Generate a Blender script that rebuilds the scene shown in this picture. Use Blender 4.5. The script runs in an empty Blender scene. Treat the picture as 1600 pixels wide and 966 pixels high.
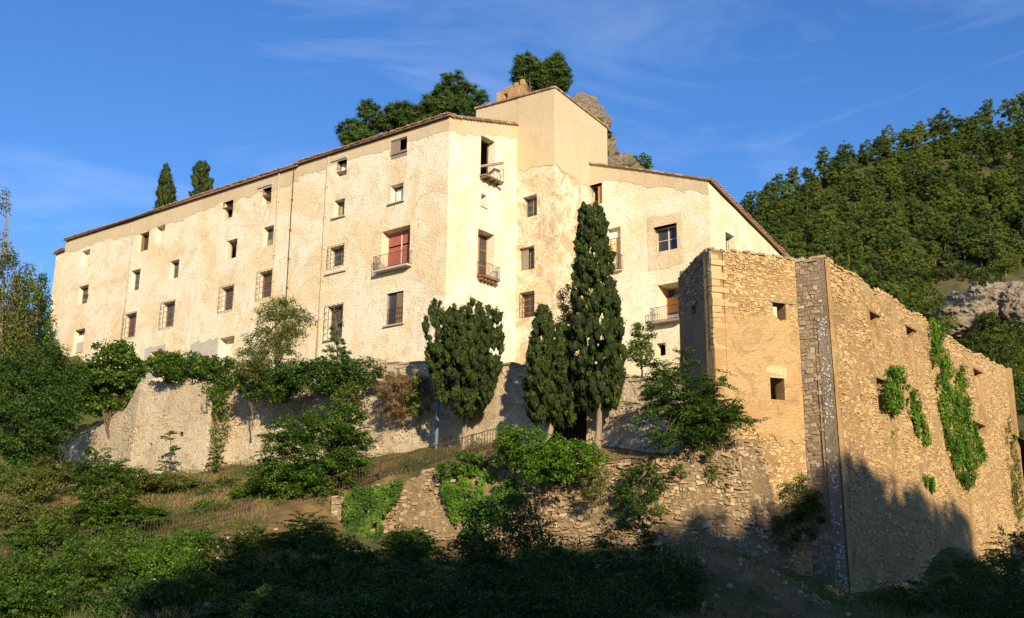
import bpy, math, random
import numpy as np
from mathutils import Vector, Matrix, noise as mnoise

R = math.radians
scene = bpy.context.scene
C = scene.collection

# ------------------------------------------------------------------ camera
FPX, PITCH, ROLL = 1700.0, math.atan(432 / 1700.0), R(0.55)
cam_d = bpy.data.cameras.new('camera')
cam = bpy.data.objects.new('camera', cam_d)
C.objects.link(cam)
cam_d.sensor_width = 36.0
cam_d.lens = 36.0 * FPX / 1600.0
cam_d.clip_end = 20000
CAM_R = (Matrix.Rotation(R(90) + PITCH, 3, 'X') @ Matrix.Rotation(ROLL, 3, 'Z'))
cam.matrix_world = CAM_R.to_4x4()
scene.camera = cam

# ------------------------------------------------------------------ light
SUN_AZ, SUN_EL = R(165), R(19)
SUN_TO = Vector((math.sin(SUN_AZ) * math.cos(SUN_EL), math.cos(SUN_AZ) * math.cos(SUN_EL), math.sin(SUN_EL)))
world = bpy.data.worlds.new('World')
scene.world = world
world.use_nodes = True
nt = world.node_tree
nt.nodes.clear()
w_out = nt.nodes.new('ShaderNodeOutputWorld')
w_bg = nt.nodes.new('ShaderNodeBackground')
w_sky = nt.nodes.new('ShaderNodeTexSky')
w_sky.sky_type = 'NISHITA'
w_sky.sun_disc = False
w_sky.sun_elevation = SUN_EL
w_sky.sun_rotation = SUN_AZ
w_sky.air_density = 1.0
w_sky.dust_density = 0.2
w_sky.ozone_density = 4.0
w_bg.inputs['Strength'].default_value = 0.112
w_hs = nt.nodes.new('ShaderNodeHueSaturation')
w_hs.inputs['Saturation'].default_value = 1.15
nt.links.new(w_sky.outputs[0], w_hs.inputs['Color'])
# faint high cloud wisps all over the sky dome
w_tc = nt.nodes.new('ShaderNodeTexCoord')
w_map = nt.nodes.new('ShaderNodeMapping')
w_map.inputs['Scale'].default_value = (1.3, 2.2, 5.0)
w_map.inputs['Rotation'].default_value = (0.25, 0.5, 0.6)
nt.links.new(w_tc.outputs['Generated'], w_map.inputs[0])
w_nz = nt.nodes.new('ShaderNodeTexNoise')
w_nz.inputs['Scale'].default_value = 1.7
w_nz.inputs['Detail'].default_value = 7
w_nz.inputs['Roughness'].default_value = 0.62
w_nz.inputs['Distortion'].default_value = 1.2
nt.links.new(w_map.outputs[0], w_nz.inputs['Vector'])
w_rp = nt.nodes.new('ShaderNodeMapRange')
w_rp.inputs['From Min'].default_value = 0.5
w_rp.inputs['From Max'].default_value = 0.85
w_rp.inputs['To Max'].default_value = 0.2
nt.links.new(w_nz.outputs['Fac'], w_rp.inputs['Value'])
w_mx = nt.nodes.new('ShaderNodeMix')
w_mx.data_type = 'RGBA'
w_mx.inputs['B'].default_value = (7.5, 8.3, 9.5, 1)
nt.links.new(w_rp.outputs[0], w_mx.inputs['Factor'])
w_tint = nt.nodes.new('ShaderNodeMix'); w_tint.data_type = 'RGBA'; w_tint.blend_type = 'MULTIPLY'
w_tint.inputs['Factor'].default_value = 1.0; w_tint.inputs['B'].default_value = (0.95, 0.96, 1.14, 1)
nt.links.new(w_hs.outputs[0], w_tint.inputs['A'])
nt.links.new(w_tint.outputs['Result'], w_mx.inputs['A'])
nt.links.new(w_mx.outputs['Result'], w_bg.inputs['Color'])
nt.links.new(w_bg.outputs[0], w_out.inputs[0])

sun_d = bpy.data.lights.new('sun', 'SUN')
sun_d.energy = 5.0
sun_d.angle = R(0.5)
sun_d.color = (1.0, 0.84, 0.58)
sun = bpy.data.objects.new('sun', sun_d)
C.objects.link(sun)
sun.rotation_euler = (-SUN_TO).to_track_quat('-Z', 'Y').to_euler()
sun.location = (0, 0, 120)

vs = scene.view_settings
vs.view_transform = 'Standard'
vs.look = 'None'
vs.exposure = 0.5
vs.gamma = 1.0
vs.use_curve_mapping = False
scene.cycles.max_bounces = 5
scene.cycles.diffuse_bounces = 3
scene.cycles.transparent_max_bounces = 4
scene.cycles.use_denoising = True
scene.cycles.caustics_reflective = False
scene.cycles.caustics_refractive = False

# ------------------------------------------------------------------ helpers
rng = np.random.default_rng(7)
random.seed(7)
TOCAM = None

def ray(px, py):
    return CAM_R @ Vector(((px - 800) / FPX, -(py - 483) / FPX, -1.0))

def at(px, py, D):
    """point seen at pixel (px,py) of the photograph at forward distance D metres"""
    r = ray(px, py)
    return r * (D / r.y)

def plan(px, D, py=500):
    p = at(px, py, D)
    return Vector((p.x, p.y))

LDIR = Vector((-math.sin(R(52.06)), math.cos(R(52.06))))
EDIR = Vector((math.sin(R(37.94)), math.cos(R(37.94))))

ORG = {}

def thing(name, label, cat, loc=(0, 0, 0), group=None, kind=None):
    o = bpy.data.objects.new(name, None)
    C.objects.link(o)
    o.empty_display_size = 0.3
    o.location = loc
    tag(o, label, cat, group, kind)
    ORG[o.name] = Vector(loc)
    return o

def tag(o, label=None, cat=None, group=None, kind=None):
    if label: o['label'] = label
    if cat: o['category'] = cat
    if group: o['group'] = group
    if kind: o['kind'] = kind
    return o

def link(name, me, parent=None, mat=None, org=None):
    o = bpy.data.objects.new(name, me)
    C.objects.link(o)
    if mat is not None and not me.materials:
        me.materials.append(mat)
    if parent is not None:
        o.parent = parent
        ORG[o.name] = ORG[parent.name]
    else:
        ORG[o.name] = Vector(org) if org is not None else Vector((0, 0, 0))
        o.location = ORG[o.name]
    return o

class MB:
    """collects polygons in world coordinates"""
    def __init__(self):
        self.v = []; self.f = []; self.t = []; self.tint = 0.5
    def quad(self, a, b, c, d):
        i = len(self.v)
        self.v += [tuple(a), tuple(b), tuple(c), tuple(d)]
        self.t += [self.tint] * 4
        self.f.append((i, i + 1, i + 2, i + 3))
    def poly(self, pts):
        i = len(self.v)
        self.v += [tuple(p) for p in pts]
        self.t += [self.tint] * len(pts)
        self.f.append(tuple(range(i, i + len(pts))))
    def hexa(self, p):
        """8 points: bottom 4 then top 4"""
        i = len(self.v)
        self.v += [tuple(q) for q in p]
        self.t += [self.tint] * 8
        for f in ((0, 3, 2, 1), (4, 5, 6, 7), (0, 1, 5, 4), (1, 2, 6, 5), (2, 3, 7, 6), (3, 0, 4, 7)):
            self.f.append(tuple(i + k for k in f))
    def tube(self, pts, rad, n=6, cap=True):
        pts = [Vector(p) for p in pts]
        if not hasattr(rad, '__len__'): rad = [rad] * len(pts)
        base = len(self.v)
        for k, p in enumerate(pts):
            d = (pts[min(k + 1, len(pts) - 1)] - pts[max(k - 1, 0)])
            if d.length < 1e-6: d = Vector((0, 0, 1))
            d.normalize()
            u = d.cross(Vector((0, 0, 1)) if abs(d.z) < 0.9 else Vector((1, 0, 0))).normalized()
            w = d.cross(u)
            for j in range(n):
                a = 2 * math.pi * j / n
                self.v.append(tuple(p + (u * math.cos(a) + w * math.sin(a)) * rad[k]))
                self.t.append(self.tint)
        for k in range(len(pts) - 1):
            for j in range(n):
                a = base + k * n + j; b = base + k * n + (j + 1) % n
                self.f.append((a, b, b + n, a + n))
        if cap:
            self.f.append(tuple(base + j for j in range(n))[::-1])
            self.f.append(tuple(base + (len(pts) - 1) * n + j for j in range(n)))
    def mesh(self, name, org=(0, 0, 0), smooth=False):
        me = bpy.data.meshes.new(name)
        o = Vector(org)
        me.from_pydata([(v[0] - o.x, v[1] - o.y, v[2] - o.z) for v in self.v], [], self.f)
        a = me.attributes.new('tint', 'FLOAT', 'POINT')
        a.data.foreach_set('value', self.t)
        if smooth:
            me.polygons.foreach_set('use_smooth', [True] * len(me.polygons))
        me.update()
        return me
    def build(self, name, mat, parent=None, smooth=False, org=(0, 0, 0)):
        o = ORG[parent.name] if parent is not None else Vector(org)
        return link(name, self.mesh(name, o, smooth), parent, mat, o if parent is None else None)

def np_mesh(name, V, F, tint=None, org=(0, 0, 0), smooth=False):
    """V (n,3) F (m,k)"""
    V = np.asarray(V, dtype=np.float32) - np.array(org, dtype=np.float32)
    F = np.asarray(F, dtype=np.int32)
    me = bpy.data.meshes.new(name)
    me.vertices.add(len(V)); me.vertices.foreach_set('co', V.ravel())
    m, k = F.shape
    me.loops.add(m * k); me.loops.foreach_set('vertex_index', F.ravel())
    me.polygons.add(m)
    me.polygons.foreach_set('loop_start', np.arange(0, m * k, k, dtype=np.int32))
    try: me.polygons.foreach_set('loop_total', np.full(m, k, dtype=np.int32))
    except Exception: pass
    if tint is not None:
        a = me.attributes.new('tint', 'FLOAT', 'POINT')
        a.data.foreach_set('value', np.asarray(tint, dtype=np.float32))
    if smooth:
        me.polygons.foreach_set('use_smooth', np.ones(m, dtype=bool))
    me.update(calc_edges=True)
    return me

def fbm(x, y, z, o=4):
    return mnoise.fractal(Vector((x, y, z)), 1.0, 2.0, o)

# ------------------------------------------------------------------ materials
def ramp(nt, fac, stops):
    r = nt.nodes.new('ShaderNodeValToRGB')
    e = r.color_ramp.elements
    while len(e) < len(stops): e.new(0.5)
    for k, (p, c) in enumerate(stops):
        e[k].position = p; e[k].color = (*c, 1)
    nt.links.new(fac, r.inputs[0])
    return r.outputs[0]

def nz(nt, vec, scale, detail=5, rough=0.6, dist=0.0):
    n = nt.nodes.new('ShaderNodeTexNoise')
    n.inputs['Scale'].default_value = scale
    n.inputs['Detail'].default_value = detail
    n.inputs['Roughness'].default_value = rough
    n.inputs['Distortion'].default_value = dist
    nt.links.new(vec, n.inputs['Vector'])
    return n.outputs['Fac']

def mixc(nt, fac, a, b, mode='MIX'):
    m = nt.nodes.new('ShaderNodeMix'); m.data_type = 'RGBA'; m.blend_type = mode
    if isinstance(fac, (int, float)): m.inputs['Factor'].default_value = fac
    else: nt.links.new(fac, m.inputs['Factor'])
    for s, k in ((a, 'A'), (b, 'B')):
        if isinstance(s, tuple): m.inputs[k].default_value = (*s, 1)
        else: nt.links.new(s, m.inputs[k])
    return m.outputs['Result']

def rng_node(nt, v, a, b, c=0.0, d=1.0):
    m = nt.nodes.new('ShaderNodeMapRange')
    m.inputs['From Min'].default_value = a; m.inputs['From Max'].default_value = b
    m.inputs['To Min'].default_value = c; m.inputs['To Max'].default_value = d
    nt.links.new(v, m.inputs['Value'])
    return m.outputs[0]

def math_node(nt, op, a, b):
    m = nt.nodes.new('ShaderNodeMath'); m.operation = op
    for k, s in enumerate((a, b)):
        if isinstance(s, (int, float)): m.inputs[k].default_value = s
        else: nt.links.new(s, m.inputs[k])
    return m.outputs[0]

def new_mat(name, rough=0.9):
    m = bpy.data.materials.new(name); m.use_nodes = True
    nt = m.node_tree
    b = nt.nodes['Principled BSDF']
    b.inputs['Roughness'].default_value = rough
    b.inputs['Specular IOR Level'].default_value = 0.25
    g = nt.nodes.new('ShaderNodeNewGeometry')
    return m, nt, b, g.outputs['Position']

def bump(nt, b, h, dist, strength=1.0):
    n = nt.nodes.new('ShaderNodeBump')
    n.inputs['Distance'].default_value = dist; n.inputs['Strength'].default_value = strength
    nt.links.new(h, n.inputs['Height'])
    nt.links.new(n.outputs[0], b.inputs['Normal'])

def stretch(nt, vec, sc):
    m = nt.nodes.new('ShaderNodeMapping'); m.inputs['Scale'].default_value = sc
    nt.links.new(vec, m.inputs[0])
    return m.outputs[0]

def m_plaster(name, light, mid, dark, stain, bscale=3.0, bdist=0.05, patch=0.5, streak=0.35, speck=0.5):
    m, nt, b, pos = new_mat(name, 0.95)
    big = nz(nt, pos, 0.20, 7, 0.68, 0.8)
    zone = nz(nt, pos, 0.55, 8, 0.72, 1.2)
    med = nz(nt, pos, 1.7, 7, 0.75, 0.5)
    fine = nz(nt, stretch(nt, pos, (1.0, 1.0, 1.35)), bscale * 1.6, 4, 0.65, 0.4)
    c = ramp(nt, big, [(0.43, mid), (0.54, light)])
    c = mixc(nt, rng_node(nt, zone, 0.535, 0.60, 0, patch * 0.75), c, dark)
    c = mixc(nt, rng_node(nt, med, 0.52, 0.66, 0, patch * 0.55), c, stain)
    c = mixc(nt, rng_node(nt, fine, 0.53, 0.66, 0, speck), c, dark)
    c = mixc(nt, rng_node(nt, fine, 0.47, 0.36, 0, speck * 0.5), c, light)
    st = nz(nt, stretch(nt, pos, (1.5, 1.5, 0.13)), 1.0, 7, 0.75)
    c = mixc(nt, rng_node(nt, st, 0.54, 0.74, 0, streak), c, stain)
    st2 = nz(nt, stretch(nt, pos, (3.5, 3.5, 0.2)), 1.0, 6, 0.75)
    c = mixc(nt, rng_node(nt, st2, 0.58, 0.74, 0, streak * 0.8), c, dark)
    # trowel marks and pits where stones show through
    h = math_node(nt, 'ADD', math_node(nt, 'MULTIPLY', rng_node(nt, fine, 0.3, 0.62, 1.0, 0.0), 0.8), math_node(nt, 'MULTIPLY', nz(nt, pos, bscale * 6, 4, 0.7), 0.35))
    h = math_node(nt, 'SUBTRACT', h, math_node(nt, 'MULTIPLY', rng_node(nt, zone, 0.54, 0.58), 0.5 * patch))
    h = math_node(nt, 'ADD', h, math_node(nt, 'MULTIPLY', med, 0.9))
    nt.links.new(c, b.inputs['Base Color'])
    bump(nt, b, h, bdist)
    return m

def m_tint(name, stops, var=0.35, vscale=6.0, bscale=18.0, bdist=0.02, rough=0.95, moss=None):
    m, nt, b, pos = new_mat(name, rough)
    a = nt.nodes.new('ShaderNodeAttribute'); a.attribute_name = 'tint'
    c = ramp(nt, a.outputs['Fac'], stops)
    n = nz(nt, pos, vscale, 6, 0.7)
    dark = mixc(nt, 1.0, c, (0.55, 0.5, 0.45), 'MULTIPLY')
    c = mixc(nt, rng_node(nt, n, 0.45, 0.75, 0, var), c, dark)
    if moss:
        mn = nz(nt, pos, 0.6, 6, 0.7, 0.5)
        c = mixc(nt, rng_node(nt, mn, 0.52, 0.7, 0, moss[1]), c, moss[0])
    nt.links.new(c, b.inputs['Base Color'])
    bump(nt, b, nz(nt, pos, bscale, 6, 0.7), bdist)
    return m

def m_simple(name, c1, c2, scale=6.0, rough=0.7, bscale=None, bdist=0.01, metal=0.0, sz=(1, 1, 1)):
    m, nt, b, pos = new_mat(name, rough)
    n = nz(nt, stretch(nt, pos, sz), scale, 5, 0.65)
    nt.links.new(ramp(nt, n, [(0.35, c1), (0.68, c2)]), b.inputs['Base Color'])
    b.inputs['Metallic'].default_value = metal
    if bscale: bump(nt, b, nz(nt, stretch(nt, pos, sz), bscale, 5, 0.7), bdist)
    return m

def m_leaf(name, stops, trans=0.3, obj_random=0.0, rough=0.6, tcol=None, bmp=0):
    m = bpy.data.materials.new(name); m.use_nodes = True
    nt = m.node_tree
    b = nt.nodes['Principled BSDF']; out = nt.nodes['Material Output']
    b.inputs['Roughness'].default_value = rough
    b.inputs['Specular IOR Level'].default_value = 0.3
    a = nt.nodes.new('ShaderNodeAttribute'); a.attribute_name = 'tint'
    f = a.outputs['Fac']
    if obj_random:
        oi = nt.nodes.new('ShaderNodeObjectInfo')
        f = math_node(nt, 'ADD', f, rng_node(nt, oi.outputs['Random'], 0, 1, -obj_random, obj_random))
    c = ramp(nt, f, stops)
    nt.links.new(c, b.inputs['Base Color'])
    if bmp:
        g = nt.nodes.new('ShaderNodeNewGeometry'); n_ = nz(nt, stretch(nt, g.outputs['Position'], (1, 1, 0.45)), bmp, 4, 0.7)
        c = mixc(nt, rng_node(nt, n_, 0.4, 0.7), mixc(nt, 1.0, c, (0.45, 0.45, 0.4), 'MULTIPLY'), c)
        nt.links.new(c, b.inputs['Base Color']); bump(nt, b, n_, 0.12)
    t = nt.nodes.new('ShaderNodeBsdfTranslucent')
    nt.links.new(mixc(nt, 1.0, c, tcol or (1.1, 1.25, 0.6), 'MULTIPLY'), t.inputs['Color'])
    ms = nt.nodes.new('ShaderNodeMixShader'); ms.inputs[0].default_value = trans
    nt.links.new(b.outputs[0], ms.inputs[1]); nt.links.new(t.outputs[0], ms.inputs[2])
    nt.links.new(ms.outputs[0], out.inputs['Surface'])
    return m

M = {}
M['plaster'] = m_plaster('rough_cream_plaster', (0.85, 0.76, 0.58), (0.80, 0.63, 0.39), (0.58, 0.43, 0.25), (0.72, 0.49, 0.25), 4.2, 0.042, 0.5, 0.5, 0.4)
M['plaster_end'] = m_plaster('bleached_plaster', (0.82, 0.75, 0.60), (0.78, 0.66, 0.45), (0.64, 0.46, 0.26), (0.66, 0.42, 0.20), 3.4, 0.035, 0.5, 0.45, 0.25)
M['band'] = m_plaster('smooth_tan_render', (0.60, 0.48, 0.31), (0.57, 0.45, 0.285), (0.47, 0.36, 0.22), (0.50, 0.38, 0.23), 6.0, 0.016, 0.4, 0.6, 0.25)
M['patched'] = m_plaster('flaking_plaster', (0.82, 0.74, 0.57), (0.72, 0.56, 0.36), (0.50, 0.31, 0.15), (0.60, 0.39, 0.19), 2.6, 0.07, 0.85, 0.4, 0.4)
M['surround'] = m_plaster('patched_tan_render', (0.74, 0.63, 0.45), (0.68, 0.54, 0.35), (0.50, 0.37, 0.22), (0.50, 0.36, 0.21), 4.0, 0.04, 0.6, 0.5, 0.4)
M['limewash'] = m_plaster('limewashed_reveal', (0.76, 0.70, 0.58), (0.72, 0.63, 0.47), (0.60, 0.48, 0.32), (0.60, 0.46, 0.29), 4.0, 0.03, 0.3, 0.3, 0.2)
M['cement'] = m_simple('grey_cement', (0.42, 0.38, 0.32), (0.50, 0.46, 0.39), 3.0, 0.95, 20, 0.01)
M['ruin_plaster'] = m_plaster('ochre_ruin_plaster', (0.58, 0.39, 0.19), (0.52, 0.32, 0.14), (0.38, 0.23, 0.10), (0.46, 0.30, 0.15), 4.0, 0.06, 0.7, 0.4, 0.5)
M['mortar'] = m_plaster('earth_mortar', (0.60, 0.40, 0.185), (0.53, 0.34, 0.15), (0.37, 0.23, 0.10), (0.44, 0.29, 0.14), 6.0, 0.08, 0.8, 0.3)
M['stone_ruin'] = m_tint('ruin_rubble', [(0.0, (0.40, 0.255, 0.115)), (0.35, (0.52, 0.35, 0.17)), (0.7, (0.59, 0.415, 0.21)), (1.0, (0.66, 0.52, 0.32))], 0.5)
M['stone_grey'] = m_tint('grey_rubble', [(0.0, (0.20, 0.15, 0.10)), (0.4, (0.33, 0.25, 0.16)), (0.75, (0.43, 0.34, 0.23)), (1.0, (0.56, 0.49, 0.38))], 0.55, moss=((0.13, 0.12, 0.06), 0.4))
M['stone_pale'] = m_tint('pale_rubble', [(0.0, (0.32, 0.24, 0.14)), (0.4, (0.45, 0.35, 0.22)), (0.75, (0.52, 0.42, 0.28)), (1.0, (0.58, 0.50, 0.38))], 0.5, moss=((0.2, 0.18, 0.1), 0.35))
M['stone_mixed'] = m_tint('mixed_rubble', [(0.0, (0.20, 0.135, 0.075)), (0.4, (0.33, 0.235, 0.135)), (0.75, (0.41, 0.305, 0.18)), (1.0, (0.54, 0.45, 0.33))], 0.5, moss=((0.14, 0.13, 0.06), 0.5))
M['rubble_mortar'] = m_plaster('earthy_rubble_mortar', (0.38, 0.27, 0.15), (0.32, 0.225, 0.125), (0.28, 0.20, 0.11), (0.24, 0.19, 0.10), 5.0, 0.10, 0.7, 0.5)
M['pale_mortar'] = m_plaster('pale_lime_mortar', (0.62, 0.52, 0.37), (0.55, 0.44, 0.30), (0.40, 0.31, 0.20), (0.42, 0.34, 0.24), 4.0, 0.06, 0.7, 0.4)
M['grey_mortar'] = m_plaster('grey_lime_mortar', (0.34, 0.26, 0.17), (0.28, 0.21, 0.14), (0.22, 0.18, 0.13), (0.20, 0.18, 0.12), 5.0, 0.06, 0.7, 0.5)
M['dark_render'] = m_plaster('weathered_dark_render', (0.33, 0.27, 0.20), (0.27, 0.22, 0.16), (0.19, 0.155, 0.115), (0.16, 0.13, 0.10), 4.0, 0.06, 0.8, 0.5)
M['tile'] = m_tint('clay_tile', [(0.0, (0.20, 0.13, 0.08)), (0.5, (0.33, 0.20, 0.12)), (1.0, (0.45, 0.33, 0.22))], 0.5)
M['wood'] = m_simple('old_wood', (0.16, 0.09, 0.05), (0.28, 0.17, 0.09), 4.0, 0.8, 30, 0.01, sz=(1, 1, 6))
M['wood_grey'] = m_simple('weathered_grey_wood', (0.20, 0.16, 0.12), (0.34, 0.28, 0.21), 4.0, 0.85, 30, 0.01, sz=(1, 1, 6))
M['wood_orange'] = m_simple('orange_varnished_wood', (0.42, 0.20, 0.06), (0.55, 0.29, 0.10), 4.0, 0.6, 30, 0.005, sz=(1, 1, 6))
M['red'] = m_simple('faded_red_shutter', (0.33, 0.09, 0.06), (0.42, 0.14, 0.10), 5.0, 0.7, 30, 0.005)
M['cream_board'] = m_simple('cream_painted_board', (0.62, 0.50, 0.33), (0.72, 0.61, 0.42), 4.0, 0.8, 20, 0.005)
M['white_paint'] = m_simple('chalky_white_paint', (0.72, 0.68, 0.60), (0.80, 0.77, 0.70), 3.0, 0.8, 15, 0.006)
M['iron'] = m_simple('rusted_iron', (0.035, 0.028, 0.024), (0.10, 0.06, 0.04), 9.0, 0.7)
M['glass'] = m_simple('dirty_window_glass', (0.03, 0.03, 0.035), (0.06, 0.06, 0.065), 2.0, 0.08)
M['glass'].node_tree.nodes['Principled BSDF'].inputs['Specular IOR Level'].default_value = 0.6
M['dark_in'] = m_simple('dim_room', (0.05, 0.04, 0.03), (0.08, 0.06, 0.05), 2.0, 0.95)
M['pipe_tan'] = m_simple('painted_downpipe', (0.40, 0.33, 0.24), (0.52, 0.44, 0.33), 2.0, 0.6)
M['pipe_blue'] = m_simple('blue_grey_pipe', (0.10, 0.16, 0.22), (0.15, 0.22, 0.29), 2.0, 0.5)
M['bark'] = m_simple('brown_bark', (0.10, 0.07, 0.05), (0.22, 0.16, 0.11), 5.0, 0.95, 14, 0.03, sz=(1, 1, 0.25))
M['bark_pale'] = m_simple('pale_cypress_bark', (0.20, 0.15, 0.10), (0.36, 0.29, 0.21), 5.0, 0.95, 14, 0.03, sz=(1, 1, 0.2))
M['white_dab'] = m_simple('white_lichen_dab', (0.62, 0.60, 0.55), (0.75, 0.73, 0.68), 8.0, 0.9)

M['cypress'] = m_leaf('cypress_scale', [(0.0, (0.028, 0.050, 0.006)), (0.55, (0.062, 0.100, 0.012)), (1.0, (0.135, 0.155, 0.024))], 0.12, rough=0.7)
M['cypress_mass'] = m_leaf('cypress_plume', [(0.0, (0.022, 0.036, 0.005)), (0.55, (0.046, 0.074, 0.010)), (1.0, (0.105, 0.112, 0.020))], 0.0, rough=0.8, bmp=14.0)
M['pine'] = m_leaf('pine_needle', [(0.0, (0.022, 0.046, 0.006)), (0.5, (0.052, 0.098, 0.011)), (1.0, (0.110, 0.165, 0.020))], 0.2, 0.0, rough=0.6)
M['hillpine'] = m_leaf('hill_pine_needle', [(0.0, (0.028, 0.052, 0.006)), (0.5, (0.070, 0.112, 0.011)), (1.0, (0.150, 0.182, 0.021))], 0.2, 0.34, rough=0.6)
M['leaf'] = m_leaf('green_leaf', [(0.0, (0.028, 0.060, 0.006)), (0.5, (0.066, 0.136, 0.011)), (1.0, (0.160, 0.240, 0.026))], 0.32)
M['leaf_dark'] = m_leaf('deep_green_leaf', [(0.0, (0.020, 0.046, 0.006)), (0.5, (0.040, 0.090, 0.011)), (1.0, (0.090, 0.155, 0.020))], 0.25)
M['leaf_mid'] = m_leaf('mid_green_leaf', [(0.0, (0.024, 0.055, 0.006)), (0.5, (0.050, 0.110, 0.012)), (1.0, (0.112, 0.190, 0.022))], 0.28)
M['leaf_bright'] = m_leaf('bright_green_leaf', [(0.0, (0.042, 0.098, 0.006)), (0.5, (0.088, 0.190, 0.011)), (1.0, (0.180, 0.290, 0.026))], 0.35)
M['leaf_olive'] = m_leaf('olive_leaf', [(0.0, (0.060, 0.077, 0.015)), (0.5, (0.120, 0.148, 0.026)), (1.0, (0.217, 0.231, 0.052))], 0.3)
M['dry'] = m_leaf('dry_stem', [(0.0, (0.108, 0.070, 0.036)), (0.5, (0.216, 0.140, 0.063)), (1.0, (0.360, 0.262, 0.126))], 0.25, tcol=(1.0, 0.9, 0.6))
M['grass'] = m_leaf('wild_grass', [(0.0, (0.059, 0.100, 0.011)), (0.45, (0.117, 0.131, 0.023)), (0.65, (0.234, 0.166, 0.063)), (1.0, (0.342, 0.244, 0.117))], 0.3, tcol=(1.0, 1.0, 0.6))

def m_ground():
    m, nt, b, pos = new_mat('dry_earth_with_herbs', 1.0)
    big = nz(nt, pos, 0.16, 6, 0.6, 0.5)
    med = nz(nt, pos, 1.1, 6, 0.7)
    fine = nz(nt, pos, 9.0, 6, 0.75)
    c = ramp(nt, med, [(0.3, (0.14, 0.085, 0.04)), (0.5, (0.28, 0.165, 0.07)), (0.7, (0.38, 0.25, 0.12))])
    c = mixc(nt, rng_node(nt, big, 0.40, 0.58), c, (0.075, 0.095, 0.025))
    c = mixc(nt, rng_node(nt, fine, 0.5, 0.7, 0, 0.6), c, (0.10, 0.075, 0.04))
    nt.links.new(c, b.inputs['Base Color'])
    bump(nt, b, math_node(nt, 'ADD', fine, med), 0.12)
    return m
M['ground'] = m_ground()
def m_rock(name, c1, c2, c3, scale=0.5):
    m, nt, b, pos = new_mat(name, 0.95)
    n = nz(nt, pos, scale, 8, 0.72, 0.6)
    f = nz(nt, stretch(nt, pos, (1, 1, 1.8)), scale * 6, 7, 0.75)
    c = ramp(nt, f, [(0.3, c1), (0.5, c2), (0.68, c3)])
    c = mixc(nt, rng_node(nt, n, 0.5, 0.66, 0, 0.7), c, (0.15, 0.12, 0.07))
    nt.links.new(c, b.inputs['Base Color'])
    bump(nt, b, math_node(nt, 'ADD', f, n), 0.5)
    return m
M['rock'] = m_rock('conglomerate_rock', (0.13, 0.10, 0.07), (0.33, 0.26, 0.18), (0.58, 0.50, 0.38))
M['rock_hill'] = m_rock('pale_limestone', (0.16, 0.12, 0.08), (0.33, 0.27, 0.20), (0.50, 0.44, 0.35), 0.3)
M['hillsoil'] = m_simple('forest_floor', (0.035, 0.045, 0.014), (0.13, 0.10, 0.05), 0.35, 1.0, 1.0, 0.3)

# ------------------------------------------------------------------ terrain
def tps(pts):
    P = np.array([(p[0], p[1]) for p in pts]); z = np.array([p[2] for p in pts])
    n = len(P)
    def U(r2): return 0.5 * r2 * np.log(r2 + 1e-9)
    d2 = ((P[:, None] - P[None]) ** 2).sum(-1)
    K = U(d2) + np.eye(n) * 2.0
    A = np.zeros((n + 3, n + 3)); A[:n, :n] = K
    A[:n, n] = 1; A[:n, n + 1:] = P; A[n, :n] = 1; A[n + 1:, :n] = P.T
    w = np.linalg.solve(A, np.concatenate([z, np.zeros(3)]))
    def f(x, y):
        x = np.asarray(x, float); y = np.asarray(y, float)
        r2 = (x[..., None] - P[:, 0]) ** 2 + (y[..., None] - P[:, 1]) ** 2
        return (U(r2) * w[:n]).sum(-1) + w[n] + w[n + 1] * x + w[n + 2] * y
    return f

def cps(lst): return [tuple(at(*p)) for p in lst]

near = [(-40, -6, -2.5), (0, -3, -1.75), (40, -6, -2.5), (-30, 14, -3.6), (0, 14, -3.8), (30, 14, -4.2), (-30, 27, -2.6), (0, 27, -2.8), (28, 27, -3.6), (55, 30, -4.0), (-60, 20, -2.5)]
left_pts = [(0, 888, 53), (120, 862, 55), (240, 840, 57), (380, 808, 59.3), (480, 784, 60.3),
            (450, 765, 64), (300, 780, 66), (150, 775, 67), (0, 800, 66), (-200, 850, 66), (-200, 930, 50), (-500, 900, 60)]
A_pts = [(0, 966, 41), (200, 966, 39), (400, 966, 37), (600, 962, 38), (800, 962, 38), (1000, 960, 38), (1200, 955, 42), (1400, 962, 43), (1600, 965, 43),
         (100, 905, 48), (300, 905, 47), (400, 880, 51), (500, 880, 50), (560, 840, 59), (650, 852, 57.5), (760, 856, 55.8), (900, 862, 53.5), (1050, 862, 52), (1180, 886, 52.5), (1325, 936, 54), (1450, 930, 63), (1560, 905, 74), (1600, 890, 84), (1800, 880, 90),
         (700, 910, 47), (900, 915, 45), (1150, 868, 47.5), (1200, 895, 45), (1300, 948, 46), (1500, 955, 55), (1620, 935, 66), (1900, 970, 50)]
B_pts = [(578, 756, 60.6), (665, 729, 60.6), (765, 702, 60), (850, 695, 58.5), (935, 699, 57), (1000, 719, 55), (1060, 719, 54.2), (1105, 692, 55.2),
         (1060, 706, 56.3), (960, 701, 59), (900, 694, 60.3), (790, 691, 63.3), (700, 698, 66), (600, 708, 69), (540, 722, 70), (345, 726, 75.5), (230, 745, 76.5), (85, 722, 85), (0, 738, 88), (-200, 760, 95), (1300, 700, 70)]
zA = tps(near + cps(left_pts) + cps(A_pts) + cps(B_pts[9:][4:12]))
zB = tps(near[:3] + cps(left_pts) + cps(B_pts))
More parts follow.
